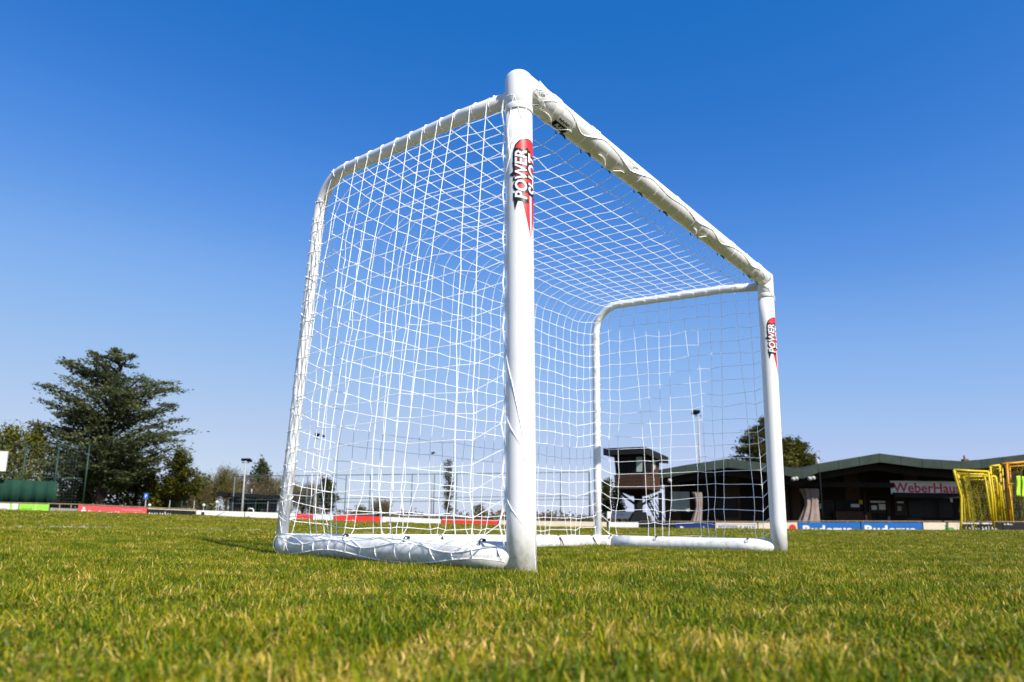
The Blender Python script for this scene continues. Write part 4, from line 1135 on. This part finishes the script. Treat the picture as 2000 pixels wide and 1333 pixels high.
# ---- high ball fence behind the pitch
def ball_fence():
    d = 60.0
    t, L = start('ball_fence', 'high grey green wire ball fence with rails behind the net', 'fence', 800, 1015, d)
    def ty(px): return float(np.interp(px, [440, 1000, 1160], [931, 924.5, 922]))
    for px in (452, 560, 596, 672, 720, 802, 846, 890, 988, 1095, 1152):
        b = L.p(px, 1018, d); tp = L.p(px, ty(px), d)
        MB().tube([(b[0], b[1], -.3), (b[0], b[1], tp[2])], .05 if px != 1152 else .09, 8).build('post', M['fence_steel'], t, True)
    for off, r in ((0, .04), (46, .032), (53, .032)):
        MB().tube([L.p(px, ty(px)+off, d+.07) for px in (452, 720, 988, 1152)], r, 6).build('rail', M['fence_steel'], t, True)
    wm = MB(); x0, x1 = L.p(452, 960, d)[0], L.p(1152, 960, d)[0]; zt0, zt1 = L.p(452, ty(452), d)[2], L.p(1152, ty(1152), d)[2]
    for x in np.arange(x0, x1, .25): wm.tube([(x, -.02, 0), (x, -.02, lerp(zt0, zt1, (x-x0)/(x1-x0)))], .0022, 3, cap=False)
    for k in np.arange(.02, 1, .055): wm.tube([(x0, -.02, zt0*k), (x1, -.02, zt1*k)], .0018, 3, cap=False)
    wm.build('wire_mesh', M['wire'], t)
    # lower fence in front of the wood, left
    t, L = start('mesh_fence', 'low green mesh fence in front of the bare trees and shed', 'fence', 420, 1003, 61)
    for k, px in enumerate(range(330, 571, 24)):
        b = L.p(px, 1000, 61); MB().tube([(b[0], 0, -.3), (b[0], 0, 2.05)], .03, 6).build('post', M['green_steel'] if k % 2 else M['galv'], t, True)
    wm = MB(); x0, x1 = L.p(330, 1000, 61)[0], L.p(570, 1000, 61)[0]
    for x in np.arange(x0, x1, .16): wm.tube([(x, 0, 0), (x, 0, 2.0)], .004, 3, cap=False)
    for z in np.arange(.1, 2.05, .2): wm.tube([(x0, 0, z), (x1, 0, z)], .005, 3, cap=False)
    wm.build('wire_mesh', M['green_steel'], t)
ball_fence()

# ---- floodlight masts
def floodlight(label, px, y_base, y_top, d, heads, r=.075):
    t, L = start('floodlight', label, 'floodlight', px, y_base, d, 'floodlight masts')
    zt = L.p(px, y_top, d)[2]
    MB().tube([(0, 0, -.3), (0, 0, zt*.5), (0, 0, zt)], [r*1.25, r, r*.7], 10).build('mast', M['galv'], t, True)
    MB().tube([(-.32, 0, zt-.05), (.32, 0, zt-.05)], .03, 6).build('cross_arm', M['steel_dark'], t, True)
    for hx, hz, yaw_, sc in heads:
        ca, sa = math.cos(yaw_), math.sin(yaw_)
        def rot(p): x, y, z = p; z2 = z-.35*y; return (hx+(x*ca-y*sa)*sc, (x*sa+y*ca)*sc, zt+hz+z2*sc)
        q = MB().hexa([rot(p) for p in ((-.30, -.22, -.10), (.30, -.22, -.10), (.24, .22, -.08), (-.24, .22, -.08), (-.28, -.22, .10), (.28, -.22, .10), (.2, .24, .12), (-.2, .24, .12))])
        h = q.build('lamp_head', M['steel_dark'], t)
        MB().hexa([rot(p) for p in ((-.26, -.235, -.08), (.26, -.235, -.08), (.26, -.222, -.08), (-.26, -.222, -.08), (-.25, -.235, .08), (.25, -.235, .08), (.25, -.222, .08), (-.25, -.222, .08))]).build('lamp_glass', M['glass'], h)
        MB().tube([(hx, 0, zt-.05), (hx, 0, zt+hz)], .025, 5).build('bracket', M['steel_dark'], h, True)
floodlight('floodlight mast with two dark heads beside the shed left of the goal', 472, 1004, 903, 57, [(-.22, .20, .5, .62), (.26, .16, -.3, .85)])
floodlight('floodlight with two heads seen through the left of the net', 612, 1010, 856, 58, [(-.10, .28, .4, .7), (.42, .18, -.6, .5)], .05)
floodlight('small distant floodlight seen through the middle of the net', 842, 1015, 888, 118, [(-.05, .25, .9, 1.0)], .09)
floodlight('single headed floodlight mast rising behind the clubhouse left of the far post', 1371, 1012, 812, 63, [(-.26, .28, .35, 1.15)], .10)

# ---- shed
def shed():
    d = 62
    t, L = start('shed', 'dark flat roofed timber shed with overhanging roof behind the white board', 'shed', 486, 1004, d)
    x0, x1 = L.p(447, 990, d)[0], L.p(524, 990, d)[0]; zr = L.p(486, 974, d)[2]
    for k in range(9):
        a = lerp(x0, x1, k/9); b = lerp(x0, x1, (k+1)/9)-.015
        if k in (3, 4, 6, 7): continue
        MB().box(a, b, 0, .05, -.3, zr).build('plank', M['wood_dark'], t)
    MB().box(x0+.02, x1-.02, 1.6, 2.4, -.3, zr-.003).build('back_wall', M['wood_dark'], t)
    MB().box(x0, x0+.05, .052, 1.598, -.3, zr).build('side_wall', M['wood_dark'], t); MB().box(x1-.05, x1, .052, 1.598, -.3, zr).build('side_wall', M['wood_dark'], t)
    rl, rr = L.p(431, 970, d)[0], L.p(540, 970, d)[0]
    zl, zr2 = L.p(431, 962, d)[2], L.p(540, 968, d)[2]
    MB().hexa([(rl, -.9, zl-.36), (rr, -.9, zr2-.30), (rr, 3.0, zr2-.30), (rl, 3.0, zl-.36), (rl, -.9, zl), (rr, -.9, zr2), (rr, 3.0, zr2), (rl, 3.0, zl)]).build('roof', M['steel_dark'], t)
    xg = L.p(513, 990, d)[0]; MB().box(xg-.12, xg+.12, -.16, -.04, -.3, 1.5).build('green_post', M['tarp'], t)
    xm = L.p(486, 990, d)[0]; MB().box(xm-.06, xm+.06, -.12, -.03, -.3, zr).build('post', M['wood_brown'], t)
    xv = L.p(489, 960, d)[0]; MB().tube([(xv, .3, zl-.1), (xv, .3, zl+.35)], .06, 8).build('vent_pipe', M['galv'], t, True)
shed()

# ---- small things by the left fence
t, L = start('parking_sign', 'blue square traffic sign on a post right of the cedar', 'traffic sign', 283, 992, 58)
z0, z1 = L.p(283, 975.5, 58)[2], L.p(283, 963.5, 58)[2]
MB().tube([(0, .03, -.3), (0, .03, z1)], .03, 8).build('post', M['galv'], t, True)
pl = MB().box(-.17, .17, -.015, .0, z0, z1).build('sign_plate', M['sign_blue'], t)
v, f = fit(TXT['P'], -.07, .09, z0+.13, z1-.13); mesh_obj('lettering', [(p[0], -.019, p[1]) for p in v], f, M['bwhite'], pl)
for px, y, lab in ((397, 987, 'left of two white lamp globes above the white board'), (422, 981, 'right and taller of two white lamp globes above the white board'), (291, 987, 'white lamp globe beside the blue traffic sign')):
    t, L = start('globe_lamp', lab, 'lamp', px, 1000, 58.5, 'white globe lamps'); z = L.p(px, y, 58.5)[2]
    MB().tube([(0, 0, -.3), (0, 0, z-.1)], .025, 6).build('post', M['galv'], t, True); MB().ball((0, 0, z), .12, 10, 7).build('globe', M['lampw'], t, True)
t, L = start('pipe_hoop', 'bent white pipe hoop in front of the shed', 'pipe', 490, 1004, 56)
z = L.p(488, 994, 56)[2]
MB().tube([(-.28, 0, z-.06), (-.1, 0, z+.02), (.1, 0, z), (.2, 0, z-.14), (.22, 0, -.3)], .05, 8).build('hoop', M['bwhite'], t, True)

# ---- tower
def tower():
    d = 50.0
    t, L = start('lookout_tower', 'dark timber lookout cabin on a steel stem with stairs, seen through the net', 'tower', 1252, 1024, d)
    def foot(a, b, c, e): return [np.array(q) for q in (a, b, c, e)]
    def P(px, dd, y): q = L.p(px, y, dd); return q
    def ringz(pts, z): return [(p[0], p[1], z) for p in pts]
    X = lambda px, dd: L.p(px, 950, dd)[0]
    A0 = [(X(1200, 50), 0), (X(1258, 49), -1.0), (X(1290, 51.6), 1.6), (X(1236, 53), 3.0)]
    zc = lambda y: L.p(1230, y, d)[2]
    def scaled(pts, s, dx=0): cx_ = sum(p[0] for p in pts)/4; cy_ = sum(p[1] for p in pts)/4; return [(cx_+(p[0]-cx_)*s+dx, cy_+(p[1]-cy_)*s) for p in pts]
    def frustum(lo, zl, hi, zh): return MB().hexa([(p[0], p[1], zl) for p in lo]+[(p[0], p[1], zh) for p in hi])
    zb, zm, zt = zc(956), zc(928), zc(891)
    # balustrade planks
    for k in range(4):
        a, b = lerp(zb, zm, k/4), lerp(zb, zm, (k+1)/4)-.02
        frustum(scaled(A0, .985+.01*(k % 2)), a, scaled(A0, 1.0+.01*(k % 2)), b).build('plank', M['wood_brown'], t)
    inner = scaled(A0, .93); frustum(inner, zm-.03, scaled(A0, 1.0), zt).build('cabin', M['wood_dark'], t)
    # windows on the two faces in view
    def face(i, j, s0, s1, z0, z1, off, name, m_):
        lo, hi = inner, scaled(A0, 1.0)
        def q(s, z):
            k = (z-zm)/(zt-zm); a = A(*lerp(A(*lo[i]), A(*hi[i]), k)); b = A(*lerp(A(*lo[j]), A(*hi[j]), k)); p = lerp(a, b, s)
            nrm = A(b[1]-a[1], -(b[0]-a[0])); nrm /= np.linalg.norm(nrm); p = p+nrm*off; return (p[0], p[1], z)
        MB().hexa([q(s0, z0), q(s1, z0), q(s1, z0), q(s0, z0), q(s0, z1), q(s1, z1), q(s1, z1), q(s0, z1)]) if False else None
        fr = MB(); a_, b_, c_, e_ = q(s0, z0), q(s1, z0), q(s1, z1), q(s0, z1)
        def q2(s, z):
            k = (z-zm)/(zt-zm); a = A(*lerp(A(*lo[i]), A(*hi[i]), k)); b = A(*lerp(A(*lo[j]), A(*hi[j]), k)); p = lerp(a, b, s)
            nrm = A(b[1]-a[1], -(b[0]-a[0])); nrm /= np.linalg.norm(nrm); p = p-nrm*.02; return (p[0], p[1], z)
        fr.hexa([a_, b_, q2(s1, z0), q2(s0, z0), e_, c_, q2(s1, z1), q2(s0, z1)])
        return fr.build(name, m_, t)
    for k in range(4): face(0, 1, .04+.24*k, .24+.24*k, zm+.18, zt-.15, .02, 'window', M['glass'] if k < 3 else M['pale'])
    face(1, 2, .06, .42, zm+.25, zt-.2, .02, 'window', M['glass']); face(1, 2, .5, .95, zm+.05, zt-.1, .02, 'door', M['wood_brown'])
    face(1, 2, .60, .72, zm+.5, zt-.25, .035, 'window', M['pale'])
    # roof: deep dark slab with sloping edge
    ro = scaled(A0, 1.42, -.05)
    zr0, zr1 = zt+.0, zc(878)
    lo = [(p[0], p[1], zr0-(.35 if k in (2,) else 0)) for k, p in enumerate(ro)]; hi = [(p[0], p[1], zr1-(.35 if k in (2,) else 0)) for k, p in enumerate(ro)]
    MB().hexa(lo+hi).build('roof', M['tower_roof'], t)
    ctr = (sum(p[0] for p in A0)/4, sum(p[1] for p in A0)/4)
    # tapered underside and stem
    frustum([(ctr[0]+p*.5, ctr[1]+q*.5) for p, q in ((-1, -1), (1, -1), (1, 1), (-1, 1))], zc(968), scaled(A0, .97), zb-.004).build('underside', M['wood_dark'], t)
    MB().tube([(ctr[0], ctr[1], -.3), (ctr[0], ctr[1], zc(967))], .32, 12).build('stem', M['steel_dark'], t, True)
    MB().hexa([(ctr[0]-1.5, ctr[1]-.9, -.3), (ctr[0]+1.3, ctr[1]-.9, -.3), (ctr[0]+1.3, ctr[1]+.9, -.3), (ctr[0]-1.5, ctr[1]+.9, -.3), (ctr[0]-.35, ctr[1]-.4, 1.6), (ctr[0]+.5, ctr[1]-.4, 1.6), (ctr[0]+.5, ctr[1]+.4, 1.6), (ctr[0]-.35, ctr[1]+.4, 1.6)]).build('plinth', M['steel_dark'], t)
    for sx in (-1, 1): MB().tube([(ctr[0]+sx*.25, ctr[1]-.2, zc(985)), (ctr[0]+sx*1.3, ctr[1]-.6, zc(966))], .09, 6).build('bracket', M['steel_dark'], t, True)
    # stairs to the right
    xs0, xs1 = X(1262, 51), X(1296, 51)
    for k in range(9):
        s = k/8; x = lerp(xs0, xs1, s); z = lerp(zc(972), .15, s)
        MB().box(x-.12, x+.14, .6, 1.5, z-.03, z+.03).build('step', M['steel_dark'], t)
    for y in (.58, 1.52): MB().tube([(xs0, y, zc(972)), (xs1, y, .05)], .06, 5).build('stringer', M['steel_dark'], t, True); MB().tube([(xs0, y, zc(972)+.95), (xs1, y, 1.0)], .03, 5).build('handrail', M['steel_dark'], t, True)
    xc = X(1293, 51); MB().box(xc-.12, xc+.12, 1.6, 1.84, -.3, zc(960)).build('column', M['steel_dark'], t)
tower()

# ---- clubhouse
def clubhouse():
    d = 54.0
    t, L = start('clubhouse', 'low dark timber clubhouse with folded roof and dark green fascia on the right', 'building', 1680, 1030, d)
    top = [(1258, 923), (1340, 908.5), (1421, 896.5), (1496, 905), (1567, 918), (1597, 906), (1717, 886), (1800, 896.5), (1876, 901), (1915, 898), (2000, 888), (2080, 881)]
    P = [L.p(x, y, d) for x, y in top]
    fh = .70
    ov = 5.4
    zg = -.2
    # roof body behind the fascia, one slab for each slope
    for (a, b) in zip(P[:-1], P[1:]):
        MB().hexa([(a[0], .06, a[2]-.30), (b[0], .06, b[2]-.30), (b[0], 15, b[2]-.30), (a[0], 15, a[2]-.30), (a[0], .06, a[2]-.02), (b[0], .06, b[2]-.02), (b[0], 15, b[2]-.02), (a[0], 15, a[2]-.02)]).build('roof_slab', M['roof_felt'], t)
        # soffit beam hanging under the fascia, set back
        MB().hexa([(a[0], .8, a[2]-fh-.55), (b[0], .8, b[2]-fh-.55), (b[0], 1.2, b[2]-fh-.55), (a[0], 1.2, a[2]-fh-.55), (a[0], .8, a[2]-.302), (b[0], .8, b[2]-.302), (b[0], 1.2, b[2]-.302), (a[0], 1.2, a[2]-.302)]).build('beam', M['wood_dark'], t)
        n = max(1, int(round((b[0]-a[0])/1.45)))
        g = np.random.default_rng(int(abs(a[0])*10)+3)
        for k in range(n):
            s0, s1 = k/n, (k+1)/n; x0, x1 = lerp(a[0], b[0], s0)+.012, lerp(a[0], b[0], s1)-.012
            z0, z1 = lerp(a[2], b[2], s0), lerp(a[2], b[2], s1); y = -.03-.014*g.random(); tl = .03*g.random()
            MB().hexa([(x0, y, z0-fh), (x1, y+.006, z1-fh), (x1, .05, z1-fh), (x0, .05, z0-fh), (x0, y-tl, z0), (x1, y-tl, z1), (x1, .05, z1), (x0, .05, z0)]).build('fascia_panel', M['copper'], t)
    # recessed wall
    w0, w1 = L.p(1300, 1000, d+ov)[0], L.p(2080, 1000, d+ov)[0]
    zt = [L.p(x, 0, d)[0] for x, _ in top]
    def roof_z(x): return float(np.interp(x, [p[0] for p in P], [p[2] for p in P]))
    xs = np.arange(w0, w1, 1.3)
    for k, x in enumerate(xs):
        x1 = x+1.28
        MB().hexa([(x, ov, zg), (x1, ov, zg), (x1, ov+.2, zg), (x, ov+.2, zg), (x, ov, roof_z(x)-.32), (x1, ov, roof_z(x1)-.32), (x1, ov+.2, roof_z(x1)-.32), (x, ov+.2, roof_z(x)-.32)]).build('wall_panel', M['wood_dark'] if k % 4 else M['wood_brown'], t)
    # transom beam across the front of the terrace
    for xa, xb, y in ((1500, 1745, 944), (1745, 2060, 966)):
        a, b = L.p(xa, y, d+2.2), L.p(xb, y+1, d+2.2)
        MB().box(a[0], b[0], 2.1, 2.35, a[2]-.25, a[2]+.15).build('transom', M['wood_dark'], t)
    for px in (1310, 1400, 1545, 1690, 1734, 1880, 2010):
        x = L.p(px, 1000, d+3.6)[0]; MB().box(x-.10, x+.10, 3.5, 3.7, zg-.2, roof_z(x)-.305).build('terrace_post', M['wood_dark'], t)
    def win(x0, x1, y0, y1, mm, panes=2, dd=ov-.05, frame='wood_brown'):
        a, b = L.p(x0, y1, d+dd), L.p(x1, y0, d+dd)
        fr = MB(); w_ = .06
        fr.box(a[0], b[0], dd-.03, dd+.03, a[2], a[2]+w_); fr.box(a[0], b[0], dd-.03, dd+.03, b[2]-w_, b[2])
        fr.box(a[0], a[0]+w_, dd-.03, dd+.03, a[2]+w_, b[2]-w_); fr.box(b[0]-w_, b[0], dd-.03, dd+.03, a[2]+w_, b[2]-w_)
        o = fr.build('window', M[frame], t)
        for k in range(panes):
            p0, p1 = lerp(a[0]+w_, b[0]-w_, k/panes)+.01, lerp(a[0]+w_, b[0]-w_, (k+1)/panes)-.01
            MB().box(p0, p1, dd-.012, dd+.012, a[2]+w_+.002, b[2]-w_-.002).build('pane', M[mm], o)
    win(1698, 1736, 970, 1002, 'glass', 2); win(1749, 1768, 974, 1006, 'glass', 1); win(1775, 1860, 972, 1012, 'glass', 3, frame='wood_dark')
    win(1604, 1628, 978, 1012, 'glass', 1); win(1632, 1682, 978, 998, 'glass', 2, frame='wood_dark'); win(1890, 1990, 972, 1012, 'glass', 3, frame='wood_dark')
    win(1400, 1440, 975, 1010, 'glass', 2, frame='wood_dark')
    a, b = L.p(1310, 999, d+3.0), L.p(1346, 961, d+3.0); 
    sh = MB().box(a[0], b[0], 2.95, 3.0, a[2], b[2]).build('shutter', M['pale'], t); MB().box((a[0]+b[0])/2-.03, (a[0]+b[0])/2+.03, 2.92, 2.949, a[2], b[2]).build('mullion', M['galv'], sh)
    # kiosk window reflections painted as flat pale plates, plus one yellow board
    for x0, x1, y0, y1, mm in ((1700, 1733, 979, 982, 'bwhite'), (1702, 1712, 988, 996, 'bwhite'), (1717, 1731, 985, 996, 'bwhite'), (1752, 1764, 980, 983, 'bwhite'), (1753, 1760, 989, 998, 'grey_print'), (1662, 1678, 985, 991, 'bwhite'), (1856, 1860, 973, 981, 'bwhite'), (1595, 1604, 984, 994, 'pale'), (1678, 1684, 977, 985, 'yellow')):
        a, b = L.p(x0, y1, d+ov-.12), L.p(x1, y0, d+ov-.12); MB().box(a[0], b[0], ov-.14, ov-.12, a[2], b[2]).build('reflection_and_notice', M[mm], t)
    # counter under the kiosk window and terrace floor
    a, b = L.p(1632, 1012, d+ov-.5), L.p(1700, 1000, d+ov-.5); MB().box(a[0], b[0], ov-.6, ov-.05, zg, b[2]).build('counter', M['wood_brown'], t)
    MB().box(w0-2, w1, -.4, ov+.1, zg-.4, zg-.001).build('terrace', M['concrete'], t)
    # paired spotlights below the eaves
    for px, y in ((1280, 938), (1308, 938), (1294, 951), (1549, 935), (1555, 934), (1581, 934), (1588, 933)):
        c = L.p(px, y, d-.25); o = MB().tube([(c[0], c[1]+.20, c[2]), (c[0]-.01, c[1]+.04, c[2]-.03), (c[0]-.02, c[1]-.10, c[2]-.06)], [.06, .15, .17], 10).build('spotlight', M['galv'], t, True)
        MB().tube([(c[0], c[1]+.2, c[2]), (c[0], c[1]+.32, c[2]+.35)], .02, 5).build('bracket', M['steel_dark'], o, True)
    # roof fittings
    c = L.p(1597, 907, d+1.5); v_ = MB().tube([(c[0], 1.5, c[2]-.3), (c[0], 1.5, c[2]+.3), (c[0], 1.5, c[2]+.45)], [.16, .16, .02], 10).build('roof_vent', M['galv'], t, True)
    MB().tube([(c[0]-.02, 1.5, c[2]+.4), (c[0]-.02, 1.5, c[2]+1.25)], .018, 5).build('antenna', M['galv'], v_); MB().tube([(c[0]+.2, 1.5, c[2]+.35), (c[0]+.2, 1.5, c[2]+1.15)], .015, 5).build('antenna', M['galv'], v_)
    c = L.p(1885, 904, d+4); ch = MB().box(c[0]-.2, c[0]+.2, 3.8, 4.2, c[2]-.5, c[2]+.30).build('chimney', M['brick'], t)
    MB().tube([(c[0]-.03, 4, c[2]+.3), (c[0]-.03, 4, c[2]+.62)], .07, 8).build('chimney_pot', M['brick'], ch, True)
    # downpipe
    c = L.p(1599, 940, d+.2); MB().tube([(c[0], -.08, zg), (c[0], -.08, roof_z(c[0])-fh)], .045, 8).build('downpipe', M['steel_dark'], t, True)
clubhouse()

# ---- name sign on the clubhouse
t, L = start('name_sign', 'pale sign board with dark red lettering under the clubhouse roof', 'sign', 1806, 1025, 56.4)
a, b = L.p(1741, 965.5, 56.4), L.p(1875, 941, 56.4)
MB().box(a[0], b[0], 0, .06, a[2], b[2]).build('sign_board', M['bwhite'], t)
v, f = fit(TXT['WEBER'], a[0]+.16, b[0]-.02, a[2]+.15, b[2]-.16); mesh_obj('lettering', [(p[0], -.012, p[1]) for p in v], f, M['bred'], t)

# ---- tied curtains on the terrace
def curtain(px, y0, y1, half, d, label):
    t, L = start('curtain', label, 'curtain', px, 1022, d, 'tied curtains on the terrace'); zt, zb = L.p(px, y0, d)[2], L.p(px, y1, d)[2]
    hw = abs(L.p(px+half, y0, d)[0])
    n = 60; rows = 14; v = []; f = []
    for j in range(rows+1):
        s = j/rows; w_ = hw*(.62+.38*abs(2*s-.9)**1.2)
        for i in range(n):
            a = 2*math.pi*i/n; fold = 1+.32*math.sin(a*8+s*3)+.1*math.sin(a*3+s*5)
            v.append((w_*math.cos(a)*fold+.12*math.sin(s*4), w_*.45*math.sin(a)*fold, lerp(zt, zb, s)))
    for j in range(rows):
        for i in range(n): i2 = (i+1) % n; f.append((j*n+i, (j+1)*n+i, (j+1)*n+i2, j*n+i2))
    mesh_obj('cloth', v, f, M['curtain'], t, True)
curtain(1584, 955, 1021, 12, 56.4, 'bundled beige curtain hanging right of the far goal post')
curtain(1363, 962, 1021, 6, 55.6, 'slim reddish beige curtain hanging in the terrace seen through the far net')
t, L = start('bench', 'brown slatted bench on the terrace beside the beige curtain', 'bench', 1557, 1022, 53.8)
for k in range(3): MB().box(-.62, .62, .02-.0*k, .06, .55+.16*k, .67+.16*k).build('slat', M['wood_brown'], t)
for k in range(3): MB().box(-.62, .62, -.42+.14*k, -.30+.14*k, .44, .48).build('seat_slat', M['wood_brown'], t)
for s in (-.55, .55): MB().box(s-.03, s+.03, -.40, .10, -.1, .44).build('leg', M['steel_dark'], t)

# ---- white caravan-like board on posts left of the tower
t, L = start('distant_sign_board', 'long white board with red print on posts left of the tower stem', 'sign board', 1216, 1024, 57)
a, b = L.p(1186, 1013, 57), L.p(1242, 1000, 57); MB().box(a[0], b[0], 0, .06, a[2], b[2]).build('panel', M['bwhite'], t)
q = scribble(lambda s, tt: (lerp(a[0], b[0], s), -.006, lerp(a[2], b[2], tt)), .2, .62, .45, .72, 8, 33); q.build('lettering', M['bred'], t)
for s in (.1, .9): MB().tube([(lerp(a[0], b[0], s), .1, -.3), (lerp(a[0], b[0], s), .1, b[2]-.05)], .04, 6).build('post', M['galv'], t, True)

# ---- yellow mobile goals leaning together by the boards
def yellow_goal(label, d, left, topseg, right, depth, m_, seed, r=.072):
    t, L = start('training_goal', label, 'goal', topseg[0][0], 1036, d, 'yellow mobile goals by the boards')
    fr = lambda pts, dd: [L.p(x, y, dd) for x, y in pts]
    for nm, pts in (('post', left), ('crossbar', topseg), ('post', right)):
        if pts: MB().tube(fr(pts, d), r, 8).build(nm, M[m_], t, True)
    # rear frame
    for nm, pts in (('stay', left), ('rear_bar', topseg), ('stay', right)):
        if pts: MB().tube([(p[0]+.18, p[1], p[2]-.22) for p in fr(pts, d+depth)], r*.7, 6).build(nm, M[m_], t, True)
    for pts in (left, right):
        if pts:
            a, b = L.p(*pts[0], d), L.p(*pts[0], d+depth); MB().tube([a, (b[0]+.18, b[1], b[2]-.22)], r*.7, 6).build('side_bar', M[m_], t, True)
    # slack net
    g = np.random.default_rng(seed); nu, nv = 22, 26
    lo = np.array(fr(left, d+depth*.6)); ro = np.array(fr(right, d+depth*.6)) if right else lo+A(2.2, 0, 0)
    lo = resample(lo, nv); ro = resample(ro, nv)
    m = MB(); N = np.zeros((nu, nv, 3))
    for i in range(nu):
        for j in range(nv):
            s = i/(nu-1); q = j/(nv-1)
            N[i, j] = lerp(lo[j], ro[j], s)+A(.10*math.sin(q*7+i*.8)*q, .35*math.sin(s*3.1)*math.sin(q*3)+.12*math.sin(i*1.3+j*.5), -.16*math.sin(s*math.pi)*(1-q)-.05*math.sin(i*.9))+g.normal(0, .025, 3)
    for i in range(nu):
        for j in range(nv-1): m.tube([N[i, j], N[i, j+1]], .0055, 3, cap=False)
    for j in range(nv):
        for i in range(nu-1): m.tube([N[i, j], N[i+1, j]], .0055, 3, cap=False)
    m.build('net', M['ynet'], t)
    # net gathered in a loose hank
    hk = MB(); c0 = lerp(lo[0], ro[0], .35); c1 = lerp(lo[-1], ro[-1], .40)
    for k in range(5):
        a0 = g.uniform(0, 6.28); hk.tube([lerp(c0, c1, s)+A(.16*math.sin(s*9+a0)+.08*math.cos(s*17+a0*2), .12*math.cos(s*8+a0), 0) for s in np.linspace(0, 1, 16)], .014, 4, cap=False)
    hk.build('gathered_net', M['ynet'], t)
yellow_goal('outermost yellow goal frame with the longest left leg, nearest the name sign', 45.3, [(1863, 918), (1866, 932), (1877, 969), (1878, 1014), (1876, 1036)], [(1863, 918), (1895, 920), (1930, 921.5)], [(1930, 921.5), (1936, 965), (1941, 1030)], .9, 'yellow', 1)
yellow_goal('second yellow goal frame nested inside the outermost one', 46.6, [(1871, 927), (1878, 965), (1884, 1002), (1885, 1030)], [(1871, 927), (1922, 926.5)], [(1922, 926.5), (1930, 975), (1938, 1028)], .8, 'yellow', 2)
yellow_goal('yellow goal frame with a flat square shoulder in the middle of the stack', 47.2, [(1882, 931), (1888, 964), (1892, 995), (1894, 1026)], [(1882, 931.5), (1944, 931)], [(1944, 931), (1946.5, 944), (1952, 1024)], .8, 'yellow', 3, .078)
yellow_goal('orange yellow goal frame standing tallest at the right edge', 46.8, [(1966, 905), (1969, 950), (1973, 1030)], [(1957, 906.5), (1985, 904.5), (2040, 899)], [(2040, 899), (2044, 950), (2047, 1030)], 1.3, 'orange', 4, .085)
yellow_goal('narrow yellow goal side frame between the square frame and the orange one', 48.2, [(1934, 911), (1938, 963), (1945, 1026)], [(1934, 911), (1952, 909)], [(1952, 909), (1956, 965), (1964, 1024)], .6, 'yellow', 5, .07)
t, L = start('drying_rail', 'thin yellow rail between the goals with lime bibs over it', 'rail', 1990, 1036, 46.2)
MB().tube([L.p(1969, 947, 46.2), L.p(2005, 940.5, 46.2), L.p(2050, 934, 46.2)], .04, 8).build('bar', M['yellow'], t, True)
for px in (1972, 2046): b = L.p(px, 944, 46.2); MB().tube([(b[0], b[1]+.05, -.2), (b[0], b[1]+.05, b[2])], .03, 6).build('upright', M['yellow'], t, True)
for px, w_, y0, y1, lab in ((1989, 4.2, 930, 970, 'left of the lime bibs hanging by the orange goal'), (2000, 4.5, 931, 972, 'lime bib at the very right edge by the orange goal')):
    t, L = start('training_bib', lab, 'bib', px, 1036, 46.0, 'lime training bibs')
    n = 9; v = []; f = []
    for j in range(n+1):
        s = j/n; c = L.p(px, lerp(y0, y1, s), 46.0); hw = w_*46/1333
        for i in range(5): v.append((c[0]+hw*(i/2-1)*.9+.03*math.sin(s*6), .05*math.sin(i*1.7+s*5), c[2]))
    for j in range(n):
        for i in range(4): q = j*5+i; f.append((q, q+1, q+6, q+5))
    o = mesh_obj('cloth', v, f, M['hivis'], t, True); o.modifiers.new('thickness', 'SOLIDIFY').thickness = .015
